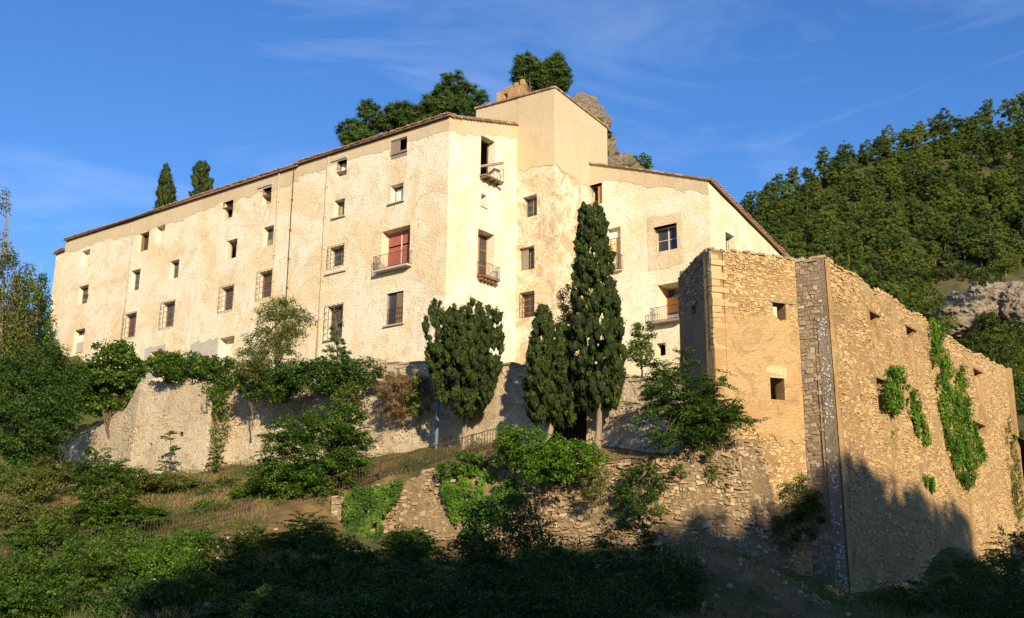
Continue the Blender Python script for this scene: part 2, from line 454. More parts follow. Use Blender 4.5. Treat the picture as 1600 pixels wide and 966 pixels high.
LW = [(1247, 58.1, 716), (1215, 56.9, 700), (1180, 55.7, 688), (1145, 54.7, 682), (1113, 54.0, 684), (1085, 53.8, 702), (1060, 53.8, 718), (1000, 54.0, 719), (950, 54.6, 722), (900, 55.3, 726), (830, 56.5, 733), (770, 57.5, 736), (700, 58.6, 729), (650, 59.2, 743), (600, 59.7, 762), (560, 60.1, 772), (520, 60.3, 780)]
lw_plan = [plan(p, d, y) for p, d, y in LW]
lw_x = np.array([p.x for p in lw_plan])[::-1]; lw_y = np.array([p.y for p in lw_plan])[::-1]

def ground_z(x, y):
    x = np.asarray(x, float); y = np.asarray(y, float)
    a = zA(x, y); b = zB(x, y)
    wy = np.interp(x, lw_x, lw_y)
    t = np.clip((y - wy - 0.25) / 0.4, 0, 1)
    t = t * np.clip((lw_x[-1] + 2.0 - x) / 2.0, 0, 1)
    tl = np.clip((lw_x[0] - x) / 3.0, 0, 1)
    t = np.where(y > wy - 3, t * (1 - tl) + tl * np.clip((y - wy + 3) / 6, 0, 1), t)
    z = a * (1 - t) + b * t
    return z

def gz(x, y): return float(ground_z(np.array([x]), np.array([y]))[0])

def grid_mesh(name, xs, ys, zf, mat, rough=0.0, kind='structure'):
    X, Y = np.meshgrid(xs, ys)
    Z = zf(X, Y)
    if rough:
        Z = Z + np.array([[rough * fbm(x * 0.5, y * 0.5, 3.0, 5) for x, y in zip(rx, ry)] for rx, ry in zip(X, Y)])
    V = np.stack([X, Y, Z], -1).reshape(-1, 3)
    nx, ny = len(xs), len(ys)
    i = np.arange(nx - 1)[None] + nx * np.arange(ny - 1)[:, None]
    F = np.stack([i, i + 1, i + nx + 1, i + nx], -1).reshape(-1, 4)
    o = link(name, np_mesh(name, V, F, smooth=True), None, mat)
    o['kind'] = kind
    return o

far = link('valley_ground', np_mesh('valley_ground', [(-6000, -6000, -9), (6000, -6000, -9), (6000, 6000, -9), (-6000, 6000, -9)], [(0, 1, 2, 3)]), None, M['hillsoil'])
far['kind'] = 'structure'
grid_mesh('hillside', np.arange(-60, 66, 0.7), np.arange(-6, 96, 0.7), ground_z, M['ground'], 0.22)

# ------------------------------------------------------------------ wall frames
class Fr:
    def __init__(s, A, B, zt=0.0, bA=(0, 0), bB=(0, 0)):
        s.A = Vector(A); s.B = Vector(B); s.L = (s.B - s.A).length
        s.t = (s.B - s.A) / s.L
        n = Vector((s.t.y, -s.t.x))
        mid = (s.A + s.B) / 2
        if n.dot(-mid) < 0: n = -n
        s.n = n; s.zt = zt; s.bA = Vector(bA); s.bB = Vector(bB)
    def P(s, u, z, d=0.0):
        k = u / s.L
        p = s.A + s.t * u + s.n * d + (s.bA * (1 - k) + s.bB * k) * max(0.0, s.zt - z)
        return Vector((p.x, p.y, z))
    def pix(s, px, py):
        r = ray(px, py)
        k = s.A.dot(s.n) / (r.x * s.n.x + r.y * s.n.y)
        p = r * k
        return (Vector((p.x, p.y)) - s.A).dot(s.t), p.z
    def box(s, x0, x1, y0, y1):
        """pixel box -> (s0,s1,z0,z1) on this wall"""
        xc, yc = (x0 + x1) / 2, (y0 + y1) / 2
        a = s.pix(x0, yc)[0]; b = s.pix(x1, yc)[0]
        zt = s.pix(xc, y0)[1]; zb = s.pix(xc, y1)[1]
        return (min(a, b), max(a, b), zb, zt)

def fbox(mb, fr, s0, s1, z0, z1, d0, d1):
    P = fr.P
    mb.hexa([P(s0, z0, d0), P(s1, z0, d0), P(s1, z0, d1), P(s0, z0, d1), P(s0, z1, d0), P(s1, z1, d0), P(s1, z1, d1), P(s0, z1, d1)])

def prof(fr, pts):
    """profile from pixel points -> function s->z"""
    q = sorted(fr.pix(*p) for p in pts)
    xs = np.array([a for a, b in q]); zs = np.array([b for a, b in q])
    def f(s):
        if s <= xs[0] and len(xs) > 1:
            return zs[0] + (s - xs[0]) * (zs[1] - zs[0]) / (xs[1] - xs[0])
        if s >= xs[-1] and len(xs) > 1:
            return zs[-1] + (s - xs[-1]) * (zs[-1] - zs[-2]) / (xs[-1] - xs[-2])
        return float(np.interp(s, xs, zs))
    return f

RV = None
def panel(mb, fr, s0, s1, zbot, ztop, holes=(), step=0.5, amp=0.03, d=0.0, reveal=0.4, thick=None, nscale=0.9, caps=(True, True)):
    """wall sheet with real openings and reveals; zbot/ztop functions of s"""
    if not callable(zbot): zb_ = float(zbot); zbot = lambda s: zb_
    if not callable(ztop): zt_ = float(ztop); ztop = lambda s: zt_
    holes = [h for h in holes if h[1] > s0 and h[0] < s1 and h[3] > zbot((h[0] + h[1]) / 2) and h[2] < ztop((h[0] + h[1]) / 2)]
    ss = set(np.round(np.linspace(s0, s1, max(2, int((s1 - s0) / step) + 1)), 3).tolist())
    for h in holes: ss |= {round(max(s0, h[0]), 3), round(min(s1, h[1]), 3)}
    ss = sorted(ss)
    lo = min(zbot(s) for s in ss); hi = max(ztop(s) for s in ss)
    zs = set(np.round(np.linspace(lo, hi, max(2, int((hi - lo) / step) + 1)), 3).tolist())
    for h in holes: zs |= {round(min(max(h[2], lo), hi), 3), round(min(max(h[3], lo), hi), 3)}
    zs = sorted(zs)
    def inhole(s, z):
        return any(h[0] - 1e-3 < s < h[1] + 1e-3 and h[2] - 1e-3 < z < h[3] + 1e-3 for h in holes)
    base = len(mb.v); nz_ = len(zs)
    zc = np.zeros((len(ss), nz_))
    for i, s in enumerate(ss):
        b, t = zbot(s), ztop(s)
        for j, z in enumerate(zs):
            z2 = min(max(z, b), t); zc[i, j] = z2
            k = 0.0
            if s0 + 0.01 < s < s1 - 0.01 and not inhole(s, z2):
                k = amp * fbm(fr.A.x + s * nscale * 0.5, fr.A.y + 3.1, z2 * nscale * 0.5, 1)
            mb.v.append(tuple(fr.P(s, z2, d + k))); mb.t.append(0.5)
    for i in range(len(ss) - 1):
        sc = (ss[i] + ss[i + 1]) / 2
        for j in range(nz_ - 1):
            if abs(zc[i, j] - zc[i, j + 1]) < 1e-4 and abs(zc[i + 1, j] - zc[i + 1, j + 1]) < 1e-4: continue
            zm = (zs[j] + zs[j + 1]) / 2
            if any(h[0] - 1e-3 < sc < h[1] + 1e-3 and h[2] - 1e-3 < zm < h[3] + 1e-3 for h in holes): continue
            a = base + i * nz_ + j
            mb.f.append((a, a + nz_, a + nz_ + 1, a + 1))
    P = fr.P
    wall_mb = mb
    for h in holes:
        if RV is not None and thick is None and reveal > 0: mb = RV.setdefault((round(h[0], 3), round(h[2], 3)), MB())
        a0, a1, b0, b1 = max(s0, h[0]), min(s1, h[1]), max(h[2], lo), min(h[3], hi)
        r = h[4] if len(h) > 4 else reveal
        mb.quad(P(a0, b0, d), P(a0, b1, d), P(a0, b1, -r), P(a0, b0, -r))
        mb.quad(P(a1, b0, d), P(a1, b0, -r), P(a1, b1, -r), P(a1, b1, d))
        mb.quad(P(a0, b0, d), P(a0, b0, -r), P(a1, b0, -r), P(a1, b0, d))
        mb.quad(P(a0, b1, d), P(a1, b1, d), P(a1, b1, -r), P(a0, b1, -r))
    mb = wall_mb
    if thick:
        base2 = len(mb.v)
        for i, s in enumerate(ss):
            for j, z in enumerate(zs):
                mb.v.append(tuple(P(s, zc[i, j], d - thick))); mb.t.append(0.5)
        for i in range(len(ss) - 1):
            sc = (ss[i] + ss[i + 1]) / 2
            for j in range(nz_ - 1):
                if abs(zc[i, j] - zc[i, j + 1]) < 1e-4 and abs(zc[i + 1, j] - zc[i + 1, j + 1]) < 1e-4: continue
                zm = (zs[j] + zs[j + 1]) / 2
                if any(h[0] - 1e-3 < sc < h[1] + 1e-3 and h[2] - 1e-3 < zm < h[3] + 1e-3 for h in holes): continue
                a = base2 + i * nz_ + j
                mb.f.append((a, a + 1, a + nz_ + 1, a + nz_))
            t0, t1 = ztop(ss[i]), ztop(ss[i + 1])
            mb.quad(P(ss[i], t0, d), P(ss[i + 1], t1, d), P(ss[i + 1], t1, d - thick), P(ss[i], t0, d - thick))
        for s, on in ((s0, caps[0]), (s1, caps[1])):
            if not on: continue
            mb.quad(P(s, zbot(s), d), P(s, ztop(s), d), P(s, ztop(s), d - thick), P(s, zbot(s), d - thick))

def stones(fr, s0, s1, zbot, ztop, mask=None, h=(0.14, 0.26), l=(0.22, 0.55), prot=(0.03, 0.09), gap=0.025, jit=0.22, holes=(), seed=1, d=0.0, skip=0.0):
    """coursed rubble: list of (area, 8 points, tint)"""
    r = random.Random(seed)
    if not callable(zbot): zb_ = float(zbot); zbot = lambda s: zb_
    if not callable(ztop): zt_ = float(ztop); ztop = lambda s: zt_
    smp = np.linspace(s0, s1, 60)
    lo = min(zbot(s) for s in smp); hi = max(ztop(s) for s in smp)
    out = []
    z = lo
    while z < hi:
        ch = r.uniform(*h)
        s = s0 - r.random() * l[0]
        while s < s1:
            ln = l[0] + (l[1] - l[0]) * r.random() ** 1.6
            a, b = max(s, s0), min(s + ln, s1)
            s += ln
            if b - a < 0.08: continue
            sc, zc = (a + b) / 2, z + ch / 2
            zz = 0.45 * fbm(sc * 0.3, z * 0.15, seed * 1.7, 4)
            z0, z1 = z + zz + ch * r.uniform(-0.25, 0.2), z + ch * r.uniform(0.75, 1.25) + zz
            zc = (z0 + z1) / 2
            if zc > ztop(sc) + 0.05 or zc < zbot(sc): continue
            if any(hh[0] - 0.02 < b and hh[1] + 0.02 > a and hh[2] - 0.02 < z1 and hh[3] + 0.02 > z0 for hh in holes): continue
            if mask and not mask(sc, zc, r): continue
            if r.random() < skip: continue
            g = gap * r.uniform(0.1, 1.2)
            p = r.uniform(*prot)
            w_, h_ = (b - a), (z1 - z0)
            def jj(v): return r.uniform(-jit, jit) * v
            q = [(a + g + jj(w_ * 0.5), z0 + g + jj(h_)), (b - g + jj(w_ * 0.5), z0 + g + jj(h_)), (b - g + jj(w_ * 0.5), z1 - g + jj(h_)), (a + g + jj(w_ * 0.5), z1 - g + jj(h_))]
            c = (sum(x for x, _ in q) / 4, sum(y for _, y in q) / 4)
            k = r.uniform(0.72, 0.9)
            bk = [fr.P(x, y, d - 0.05) for x, y in q]
            ft = [fr.P(c[0] + (x - c[0]) * k, c[1] + (y - c[1]) * k, d + p * r.uniform(0.75, 1.25)) for x, y in q]
            out.append((w_ * h_, bk + ft, min(1, max(0, r.gauss(0.5, 0.22)))))
        z += ch
    return out

def add_stones(lst, parent, mat, nind=300, name='stone'):
    lst = sorted(lst, key=lambda x: -x[0])
    for a, p, t in lst[:nind]:
        mb = MB(); mb.tint = t; mb.hexa(p)
        mb.build(name, mat, parent)
    if len(lst) > nind:
        mb = MB()
        for a, p, t in lst[nind:]:
            mb.tint = t; mb.hexa(p)
        o = mb.build('rubble_stones', mat, parent)
        o['kind'] = 'stuff'

# ------------------------------------------------------------------ main building
C0 = plan(698, 70.0, 370)
frL = Fr(C0, C0 + LDIR * 58)
frE = Fr(C0, C0 + EDIR * 14)
ZB = frL.pix(690, 563)[1]
bld = thing('monastery_block', 'long four storey cream plastered block with small windows and tiled eaves', 'building', (C0.x, C0.y, ZB - 0.5))
sEnd = frL.pix(95, 450)[0]          # where the lower end begins
sFar = frL.pix(78, 450)[0]
roof_pts = [(700, 184), (620, 210), (516, 243), (464, 259)]
roof_pts2 = [(461, 263), (400, 282), (300, 314), (210, 345), (105, 377)]
pr1 = prof(frL, roof_pts); pr2 = prof(frL, roof_pts2)
sStep = frL.pix(462, 350)[0]
roofz = lambda s: pr1(s) if s < sStep else pr2(s)
roofz3 = prof(frL, [(104, 389), (83, 398)])

# (pixel box, kind)
LWIN = [((127, 140, 391, 414), 'board'), ((122, 137, 447, 475), 'cas'), ((115, 131, 515, 552), 'half'),
        ((217, 232, 364, 392), 'orange'), ((243, 257, 353, 378), 'board'), ((204, 218, 422, 454), 'cas'), ((194, 212, 490, 527), 'grille_red'),
        ((235, 255, 549, 572), 'dark'), ((348, 364, 315, 341), 'leaf'), ((410, 424, 294, 319), 'dark'), ((353, 370, 375, 404), 'leaf'),
        ((411, 427, 354, 384), 'grey'), ((265, 279, 407, 435), 'cas'), ((253, 272, 472, 511), 'grille'), ((345, 364, 448, 485), 'grille_wood'),
        ((404, 424, 424, 465), 'grille_red'), ((342, 365, 527, 560), 'blocked'), ((526, 542, 251, 275), 'leaf_white'), ((522, 538, 312, 339), 'dark'),
        ((515, 537, 385, 416), 'grille'), ((510, 535, 477, 530), 'grille_wood'), ((604, 630, 457, 507), 'door_dark'),
        ((610, 636, 217, 247), 'shutter_grey'), ((610, 630, 288, 316), 'pale'), ((596, 640, 357, 420), 'red_door')]
REV = {'red_door': 0.85, 'pale': 0.55, 'door_dark': 0.4, 'blocked': 0.7, 'shutter_grey': 0.3}
L_holes = [(*frL.box(*b), REV.get(k, 0.62)) for b, k in LWIN]
RV = {}

mb = MB()
panel(mb, frL, 0, sStep, ZB - 3.5, lambda s: pr1(s) + 0.02, L_holes, 0.45, 0.012)
panel(mb, frL, sStep, sEnd, ZB - 3.5, lambda s: pr2(s) + 0.02, L_holes, 0.45, 0.012)
o = mb.build('wall', M['plaster'], bld, smooth=True)
RVL, RV = RV, None
mb = MB()
panel(mb, frL, sEnd + 0.0, sFar, ZB - 5, lambda s: roofz3(s), (), 0.5, 0.04, d=-0.25)
P = frL.P
mb.quad(P(sEnd, ZB - 5, 0), P(sEnd, roofz(sEnd), 0), P(sEnd, roofz(sEnd), -3), P(sEnd, ZB - 5, -3))
mb.quad(P(sFar, ZB - 5, -0.25), P(sFar, roofz3(sFar), -0.25), P(sFar, roofz3(sFar), -10), P(sFar, ZB - 5, -10))
mb.quad(P(sEnd, ZB, -3), P(sEnd, roofz(sEnd), -3), P(sEnd, roofz(sEnd), -12), P(sEnd, ZB, -12))
mb.quad(P(0, ZB - 3, -14), P(0, 30, -14), P(sFar, 30, -14), P(sFar, ZB - 3, -14))
mb.build('end_wall', M['plaster'], bld, smooth=False)
# newer smooth band of render under the eaves, ragged lower edge
def ragged(fn, seed, amp=0.5, sc=0.35):
    return lambda s: fn(s) + amp * 0.75 * fbm(s * sc, seed, 0.3, 3) + 0.22 * amp * fbm(s * 1.7, seed, 1.3, 3) + 0.12 * mnoise.cell(Vector((s * 1.1, seed, 0.5)))
b1 = prof(frL, [(700, 193), (640, 212), (640, 250), (560, 275), (545, 250), (464, 277)])
band_lo = ragged(lambda s: roofz(s) - (1.0 if s < sStep else 1.25), 3.3, 0.55, 0.3)
mb = MB()
panel(mb, frL, 0.02, sEnd - 0.02, band_lo, lambda s: roofz(s) - 0.02, L_holes, 0.16, 0.008, d=0.02, reveal=-0.005)
mb.build('render_band', M['band'], bld, smooth=True)
# grey cement patch
mb = MB()
sp = frL.box(298, 340, 533, 562)
zt_ = ragged(lambda s: sp[3], 8.1, 0.3, 1.2)
panel(mb, frL, sp[0], sp[1], sp[2] - 1, zt_, (), 0.2, 0.01, d=0.05)
mb.build('cement_patch', M['cement'], bld); mb = MB()
sp = frL.box(226, 258, 542, 572)
hb = frL.box(235, 255, 549, 572)
panel(mb, frL, sp[0], sp[1], sp[2] - 1, ragged(lambda s: sp[3], 4.1, 0.15, 1.2), [hb], 0.2, 0.01, d=0.05, reveal=-0.03)
mb.build('cement_patch', M['cement'], bld)

# end face (gable)
sE1 = frE.pix(808, 250)[0]
gab = prof(frE, [(705, 183), (808, 195)])
EWIN = [((751, 773, 216, 279), 'broken_door'), ((752, 760, 304, 323), 'slit'), ((746.5, 772, 362, 436), 'door_brown')]
E_holes = []
for bx, k in EWIN:
    q = frE.box(*bx)
    E_holes.append((*q, 0.75 if k != 'slit' else 0.5))
mb = MB()
panel(mb, frE, 0, sE1 + 0.5, ZB - 6, lambda s: gab(s), E_holes, 0.4, 0.012)
P = frE.P
mb.quad(P(sE1 + 0.5, ZB - 1, 0), P(sE1 + .5, gab(sE1 + .5), 0), P(14, gab(sE1 + .5), 0), P(14, ZB - 1, 0))
mb.build('gable_wall', M['plaster_end'], bld, smooth=True)
mb = MB()
panel(mb, frE, 0.02, sE1 - 0.02, ragged(lambda s: gab(s) - 1.0, 6.6, 0.5, 0.5), lambda s: gab(s) - 0.02, E_holes, 0.16, 0.008, d=0.02, reveal=-0.005)
mb.build('gable_render_band', M['band'], bld, smooth=True)
# roof slabs
mb = MB()
def roofslab(fr, sa, sb, za, zb, inn, rise, ov=0.28, th=0.10):
    P = fr.P
    mb.hexa([P(sa, za, ov), P(sb, zb, ov), P(sb, zb + rise, -inn), P(sa, za + rise, -inn),
             P(sa, za + th, ov), P(sb, zb + th, ov), P(sb, zb + rise + th, -inn), P(sa, za + rise + th, -inn)])
roofslab(frL, -0.18, sStep, roofz(0) + 0.0, roofz(sStep - .01), sE1 + 1.0, gab(sE1 + 1) - gab(0))
roofslab(frL, sStep + 0.003, sEnd + 0.15, roofz(sStep + .01) - 0.0, roofz(sEnd), sE1 + 1.0, gab(sE1 + 1) - gab(0))
roofslab(frL, sEnd + 0.16, sFar + 0.1, roofz3(sEnd), roofz3(sFar), 10, 1.2, ov=0.05)
P = frL.P
zr = gab(sE1 + 1)
mb.quad(P(-.15, zr, -sE1 - 1), P(sEnd, zr + 1, -sE1 - 1), P(sEnd, zr - 3, -14), P(-.15, zr - 3, -14))
roof_o = mb.build('roof', M['tile'], bld)

def eave_tiles(fr, sa, sb, zf, parent, pitch=0.27, r=0.095, out=0.42, back=0.5, rise=0.25, seed=3):
    rr = random.Random(seed)
    mb = MB()
    s = sa
    n = 6
    while s < sb:
        mb.tint = min(1, max(0, rr.gauss(0.5, 0.25)))
        z = zf(s) + 0.10 + rr.uniform(-0.015, 0.02)
        sj = s + rr.uniform(-0.02, 0.02); o_ = out + rr.uniform(-0.05, 0.04)
        base = len(mb.v)
        for (dd, k) in ((o_, 1.0), (o_ - 0.45, 0.85), (-back, 0.85)):
            zz = z + (o_ - dd) * rise + (0.03 if dd == o_ else 0)
            for j in range(n + 1):
                a = math.pi * j / n
                mb.v.append(tuple(fr.P(sj + math.cos(a) * r * k, zz + math.sin(a) * r * k, dd))); mb.t.append(mb.tint)
        for q in range(2):
            for j in range(n):
                a = base + q * (n + 1) + j
                mb.f.append((a, a + 1, a + n + 2, a + n + 1))
        mb.f.append(tuple(base + j for j in range(n + 1)))
        s += pitch
    o = mb.build('eave_tiles', M['tile'], parent, smooth=False)
    o['kind'] = 'stuff'
eave_tiles(frL, -0.1, sStep, roofz, roof_o)
eave_tiles(frL, sStep, sEnd + 0.1, roofz, roof_o, seed=5)
eave_tiles(frL, sEnd + 0.2, sFar + 0.1, roofz3, roof_o, seed=6, out=0.2)
# verge tiles on the gable, seen edge on
mb = MB()
for k in range(22):
    s = k * (sE1 / 21)
    mb.tint = random.random()
    fbox(mb, frE, s, s + sE1 / 21 + 0.05, gab(s) + 0.02 + 0.01 * (k % 2), gab(s) + 0.15 + 0.02 * (k % 2), -0.3, 0.16 + 0.02 * (k % 3))
mb.build('verge_tiles', M['tile'], roof_o)['kind'] = 'stuff'

# ------------------------------------------------------------------ windows
def grille(mb, fr, s0, s1, z0, z1, d, nv=4, nh=4, out=None, r=0.014):
    P = fr.P
    for k in range(nv + 1):
        s = s0 + (s1 - s0) * k / nv
        mb.tube([P(s, z0, d), P(s, z1, d)], r, 4)
    for k in range(nh + 1):
        z = z0 + (z1 - z0) * k / nh
        mb.tube([P(s0, z, d), P(s1, z, d)], r, 4)
        if out:
            mb.tube([P(s0, z, d), P(s0, z, -0.1)], r, 4); mb.tube([P(s1, z, d), P(s1, z, -0.1)], r, 4)

DEEP = 0.18
def casement(fr, root, hole, matf='wood_grey', pane='glass', dep=0.3, mull=1, bars=1, fw=0.06):
    dep += DEEP
    s0, s1, z0, z1 = hole[:4]
    mb = MB()
    fbox(mb, fr, s0, s0 + fw, z0, z1, -dep - 0.05, -dep + 0.03)
    fbox(mb, fr, s1 - fw, s1, z0, z1, -dep - 0.05, -dep + 0.03)
    fbox(mb, fr, s0 + fw, s1 - fw, z0, z0 + fw, -dep - 0.05, -dep + 0.03)
    fbox(mb, fr, s0 + fw, s1 - fw, z1 - fw, z1, -dep - 0.05, -dep + 0.03)
    for k in range(mull):
        s = s0 + (s1 - s0) * (k + 1) / (mull + 1)
        fbox(mb, fr, s - fw * 0.5, s + fw * 0.5, z0 + fw, z1 - fw, -dep - 0.05, -dep + 0.02)
    for k in range(bars):
        z = z0 + (z1 - z0) * (k + 1) / (bars + 1)
        fbox(mb, fr, s0 + fw, s1 - fw, z - 0.02, z + 0.02, -dep - 0.045, -dep + 0.015)
    w = mb.build('window', M[matf], root)
    if pane:
        n = mull + 1
        for k in range(n):
            a = s0 + (s1 - s0) * k / n + fw * 0.5; b = s0 + (s1 - s0) * (k + 1) / n - fw * 0.5
            mb = MB(); fbox(mb, fr, a, b, z0 + fw * .5, z1 - fw * .5, -dep - 0.03, -dep - 0.015)
            mb.build('pane', M[pane], w)
    return w

def flap(fr, w, hole, side, ang, mat, dep, wd=None, name='shutter'):
    """hinged leaf standing open; side +1 hinged at s1, -1 at s0"""
    dep += DEEP
    s0, s1, z0, z1 = hole[:4]
    wd = wd or (s1 - s0) * 0.5
    sh = s1 - 0.05 if side > 0 else s0 + 0.05
    ds = -side * math.cos(ang) * wd; dd = math.sin(ang) * wd
    P = fr.P
    mb = MB()
    a0, a1 = P(sh, z0 + .04, -dep), P(sh + ds, z0 + .04, -dep + dd)
    n = Vector((-(a1 - a0).y, (a1 - a0).x, 0)).normalized() * 0.03
    b0, b1 = P(sh, z1 - .04, -dep), P(sh + ds, z1 - .04, -dep + dd)
    mb.hexa([a0, a1, a1 + n, a0 + n, b0, b1, b1 + n, b0 + n])
    mb.build(name, M[mat], w)

def sill(fr, w, hole, ext=0.12, out=0.14, drop=0.0, th=0.09, mat='cement'):
    s0, s1, z0, z1 = hole[:4]
    mb = MB(); fbox(mb, fr, s0 - ext, s1 + ext, z0 - drop - th, z0 - drop - 0.003, -0.02, out)
    mb.build('sill', M[mat], w)

def back(fr, w, hole, mat, dep, name='panel', z=None):
    s0, s1, z0, z1 = hole[:4]
    dep += DEEP
    if z: z0, z1 = z0 + (z1 - z0) * z[0], z0 + (z1 - z0) * z[1]
    mb = MB(); fbox(mb, fr, s0 + .003, s1 - .003, z0 + .003, z1 - .003, -dep - 0.06, -dep)
    return mb.build(name, M[mat], w)

def balcony(fr, root, s0, s1, z, out=0.55, h=1.0, slab='cement', th=0.12, nb=None, corb=0, rails='iron', ends=True):
    mb = MB()
    fbox(mb, fr, s0, s1, z - th, z, -0.05, out)
    b = mb.build('balcony_slab', M[slab], root)
    if corb:
        for k in range(corb):
            s = s0 + (s1 - s0) * (k + 0.5) / corb
            mb = MB(); fbox(mb, fr, s - 0.09, s + 0.09, z - th - 0.2, z - th - 0.003, -0.05, out - 0.12)
            mb.build('corbel', M[slab], b)
    mb = MB(); P = fr.P
    nb = nb or int((s1 - s0) / 0.14)
    for k in range(nb + 1):
        s = s0 + 0.02 + (s1 - s0 - 0.04) * k / nb
        mb.tube([P(s, z, out - 0.03), P(s, z + h, out - 0.03)], 0.012 if 0 < k < nb else 0.02, 4)
    nd = max(2, int(out / 0.16))
    for k in range(nd):
        dd = (out - 0.03) * k / nd
        for s in (s0 + .02, s1 - .02):
            mb.tube([P(s, z, dd), P(s, z + h, dd)], 0.012, 4)
    for hh in (0.06, h):
        mb.tube([P(s0 + .02, z + hh, 0), P(s0 + .02, z + hh, out - .03), P(s1 - .02, z + hh, out - .03), P(s1 - .02, z + hh, 0)], 0.02, 4)
    mb.build('railing', M[rails], b)
    return b

for (bx, k), h in zip(LWIN, L_holes):
    f = frL
    if k == 'board':
        w = casement(f, bld, h, 'cream_board', None, 0.3, 0, 0); back(f, w, h, 'cream_board', 0.33, 'board')
    elif k == 'cas':
        w = casement(f, bld, h, 'wood_grey', 'glass', 0.3, 1, 2)
    elif k == 'half':
        w = casement(f, bld, h, 'wood_grey', 'glass', 0.3, 1, 1); back(f, w, h, 'cement', 0.12, 'infill', (0, 0.5)); back(f, w, h, 'white_paint', 0.25, 'board', (0.5, 0.8))
    elif k == 'orange':
        w = casement(f, bld, h, 'wood_orange', 'glass', 0.32, 0, 0); flap(f, w, h, -1 if False else 1, 1.1, 'wood_orange', 0.3, 0.45)
    elif k == 'leaf':
        w = casement(f, bld, h, 'wood_grey', None, 0.33, 1, 0); flap(f, w, h, 1, 1.35, 'cream_board', 0.3, 0.42); flap(f, w, h, -1, 0.5, 'wood_grey', 0.34, 0.35)
    elif k == 'leaf_white':
        w = casement(f, bld, h, 'wood', None, 0.25, 0, 0); flap(f, w, h, 1, -0.5, 'white_paint', 0.28, 0.35)
    elif k == 'grey':
        w = casement(f, bld, h, 'wood_grey', 'glass', 0.3, 1, 0); back(f, w, h, 'wood_grey', 0.28, 'shutter', (0, 0.42))
    elif k == 'dark':
        w = casement(f, bld, h, 'wood', None, 0.3, 0, 0); flap(f, w, h, 1, -0.6, 'wood_grey', 0.32, 0.4)
    elif k.startswith('grille'):
        w = casement(f, bld, h, {'grille': 'wood_grey', 'grille_red': 'red', 'grille_wood': 'wood'}[k], 'glass', 0.32, 1, 2)
        mb = MB(); grille(mb, f, h[0] - 0.08, h[1] + 0.08, h[2] - 0.05, h[3] + 0.02, 0.16, 4, 5, True); mb.build('grille', M['iron'], w)
    elif k == 'blocked':
        w = back(f, bld, h, 'plaster', 0.5, 'blocked_window')
    elif k == 'door_dark':
        w = casement(f, bld, h, 'wood', 'glass', 0.2 - DEEP, 1, 0, 0.09)
        flap(f, w, h, -1, 0.05, 'wood', 0.17 - DEEP, (h[1] - h[0]) * 0.45)
        mb = MB(); grille(mb, f, h[0] + 0.03, h[1] - 0.03, h[2] + .02, h[2] + 1.2, -0.08, 8, 3); mb.build('grille', M['iron'], w)
    elif k == 'shutter_grey':
        w = casement(f, bld, h, 'wood_grey', None, 0.08 - DEEP, 1, 0, 0.08); sm = (h[0] + h[1]) / 2
        mb = MB(); fbox(mb, f, sm + .03, h[1] - .05, h[2] + .05, h[3] - .05, -0.12, -0.08); mb.build('shutter', M['wood_grey'], w)
        mb = MB(); fbox(mb, f, h[0] + .05, sm - .03, h[2] + .05, h[2] + (h[3] - h[2]) * .38, -0.12, -0.08); mb.build('shutter', M['wood_grey'], w)
    elif k == 'pale':
        w = casement(f, bld, h, 'wood', None, 0.36, 0, 0); back(f, w, h, 'white_paint', 0.38, 'blind', (0, 0.88))
    elif k == 'red_door':
        w = casement(f, bld, h, 'cream_board', None, 0.62 - DEEP, 1, 0, 0.08); sm = (h[0] + h[1]) / 2
        for a, b in ((h[0] + .08, sm - .05), (sm + .05, h[1] - .08)):
            for q0, q1 in ((0.05, 0.62), (0.66, 0.97)):
                mb = MB(); fbox(mb, f, a, b, h[2] + (h[3] - h[2]) * q0, h[2] + (h[3] - h[2]) * q1, -0.66, -0.63); mb.build('shutter', M['red'], w)
        balcony(f, bld, h[0] - 0.28, h[1] + 0.22, h[2] + 0.02, 0.55, 1.0, 'cement', 0.13)
    RVL[(round(h[0], 3), round(h[2], 3))].build('reveal', M['limewash'], w)
    if bx[0] in (522, 610, 604, 510) and k != 'shutter_grey': sill(f, w, h, 0.18, 0.16)
    if bx[0] == 515: sill(f, w, h, 0.35, 0.14, drop=0.45)
h = L_holes[21]
mb = MB(); panel(mb, frL, h[0] - 0.28, h[1] + 0.25, lambda s: h[2] - 0.05, ragged(lambda s: h[3] + 0.35, 3.9, .2, 2), [h], 0.15, 0.004, d=0.022, reveal=-0.005); mb.build('painted_surround', M['limewash'], bld)
# hoods above two upper windows
for hb_ in ((404, 426, 288, 292), (519, 543, 246, 250)):
    q = frL.box(*hb_); mb = MB(); fbox(mb, frL, *q, 0.0, 0.12); mb.build('hood', M['cement'], bld)

# drainpipes
def pipe(fr, pts, root, r=0.06, mat='pipe_tan', name='drainpipe', d=0.12):
    mb = MB(); q = [fr.pix(*p) for p in pts]
    mb.tube([fr.P(a, b, d) for a, b in q], r, 8)
    o = mb.build(name, M[mat], root, smooth=True)
    for k in range(1, 6):
        t = k / 6.0
        j = int(t * (len(q) - 1)); u = t * (len(q) - 1) - j
        a = q[j][0] * (1 - u) + q[j + 1][0] * u; b = q[j][1] * (1 - u) + q[j + 1][1] * u
        mb = MB(); fbox(mb, fr, a - r * 1.5, a + r * 1.5, b - 0.03, b + 0.03, 0.0, d + r * 1.25); mb.build('bracket', M[mat], o)
pipe(frL, [(515, 246), (509, 340), (504, 440), (496, 560)], bld)
pipe(frL, [(438, 272), (433, 360), (428, 440), (424, 500)], bld)
pipe(frL, [(461, 266), (455, 360), (450, 450), (446, 520)], bld, 0.035, 'iron')
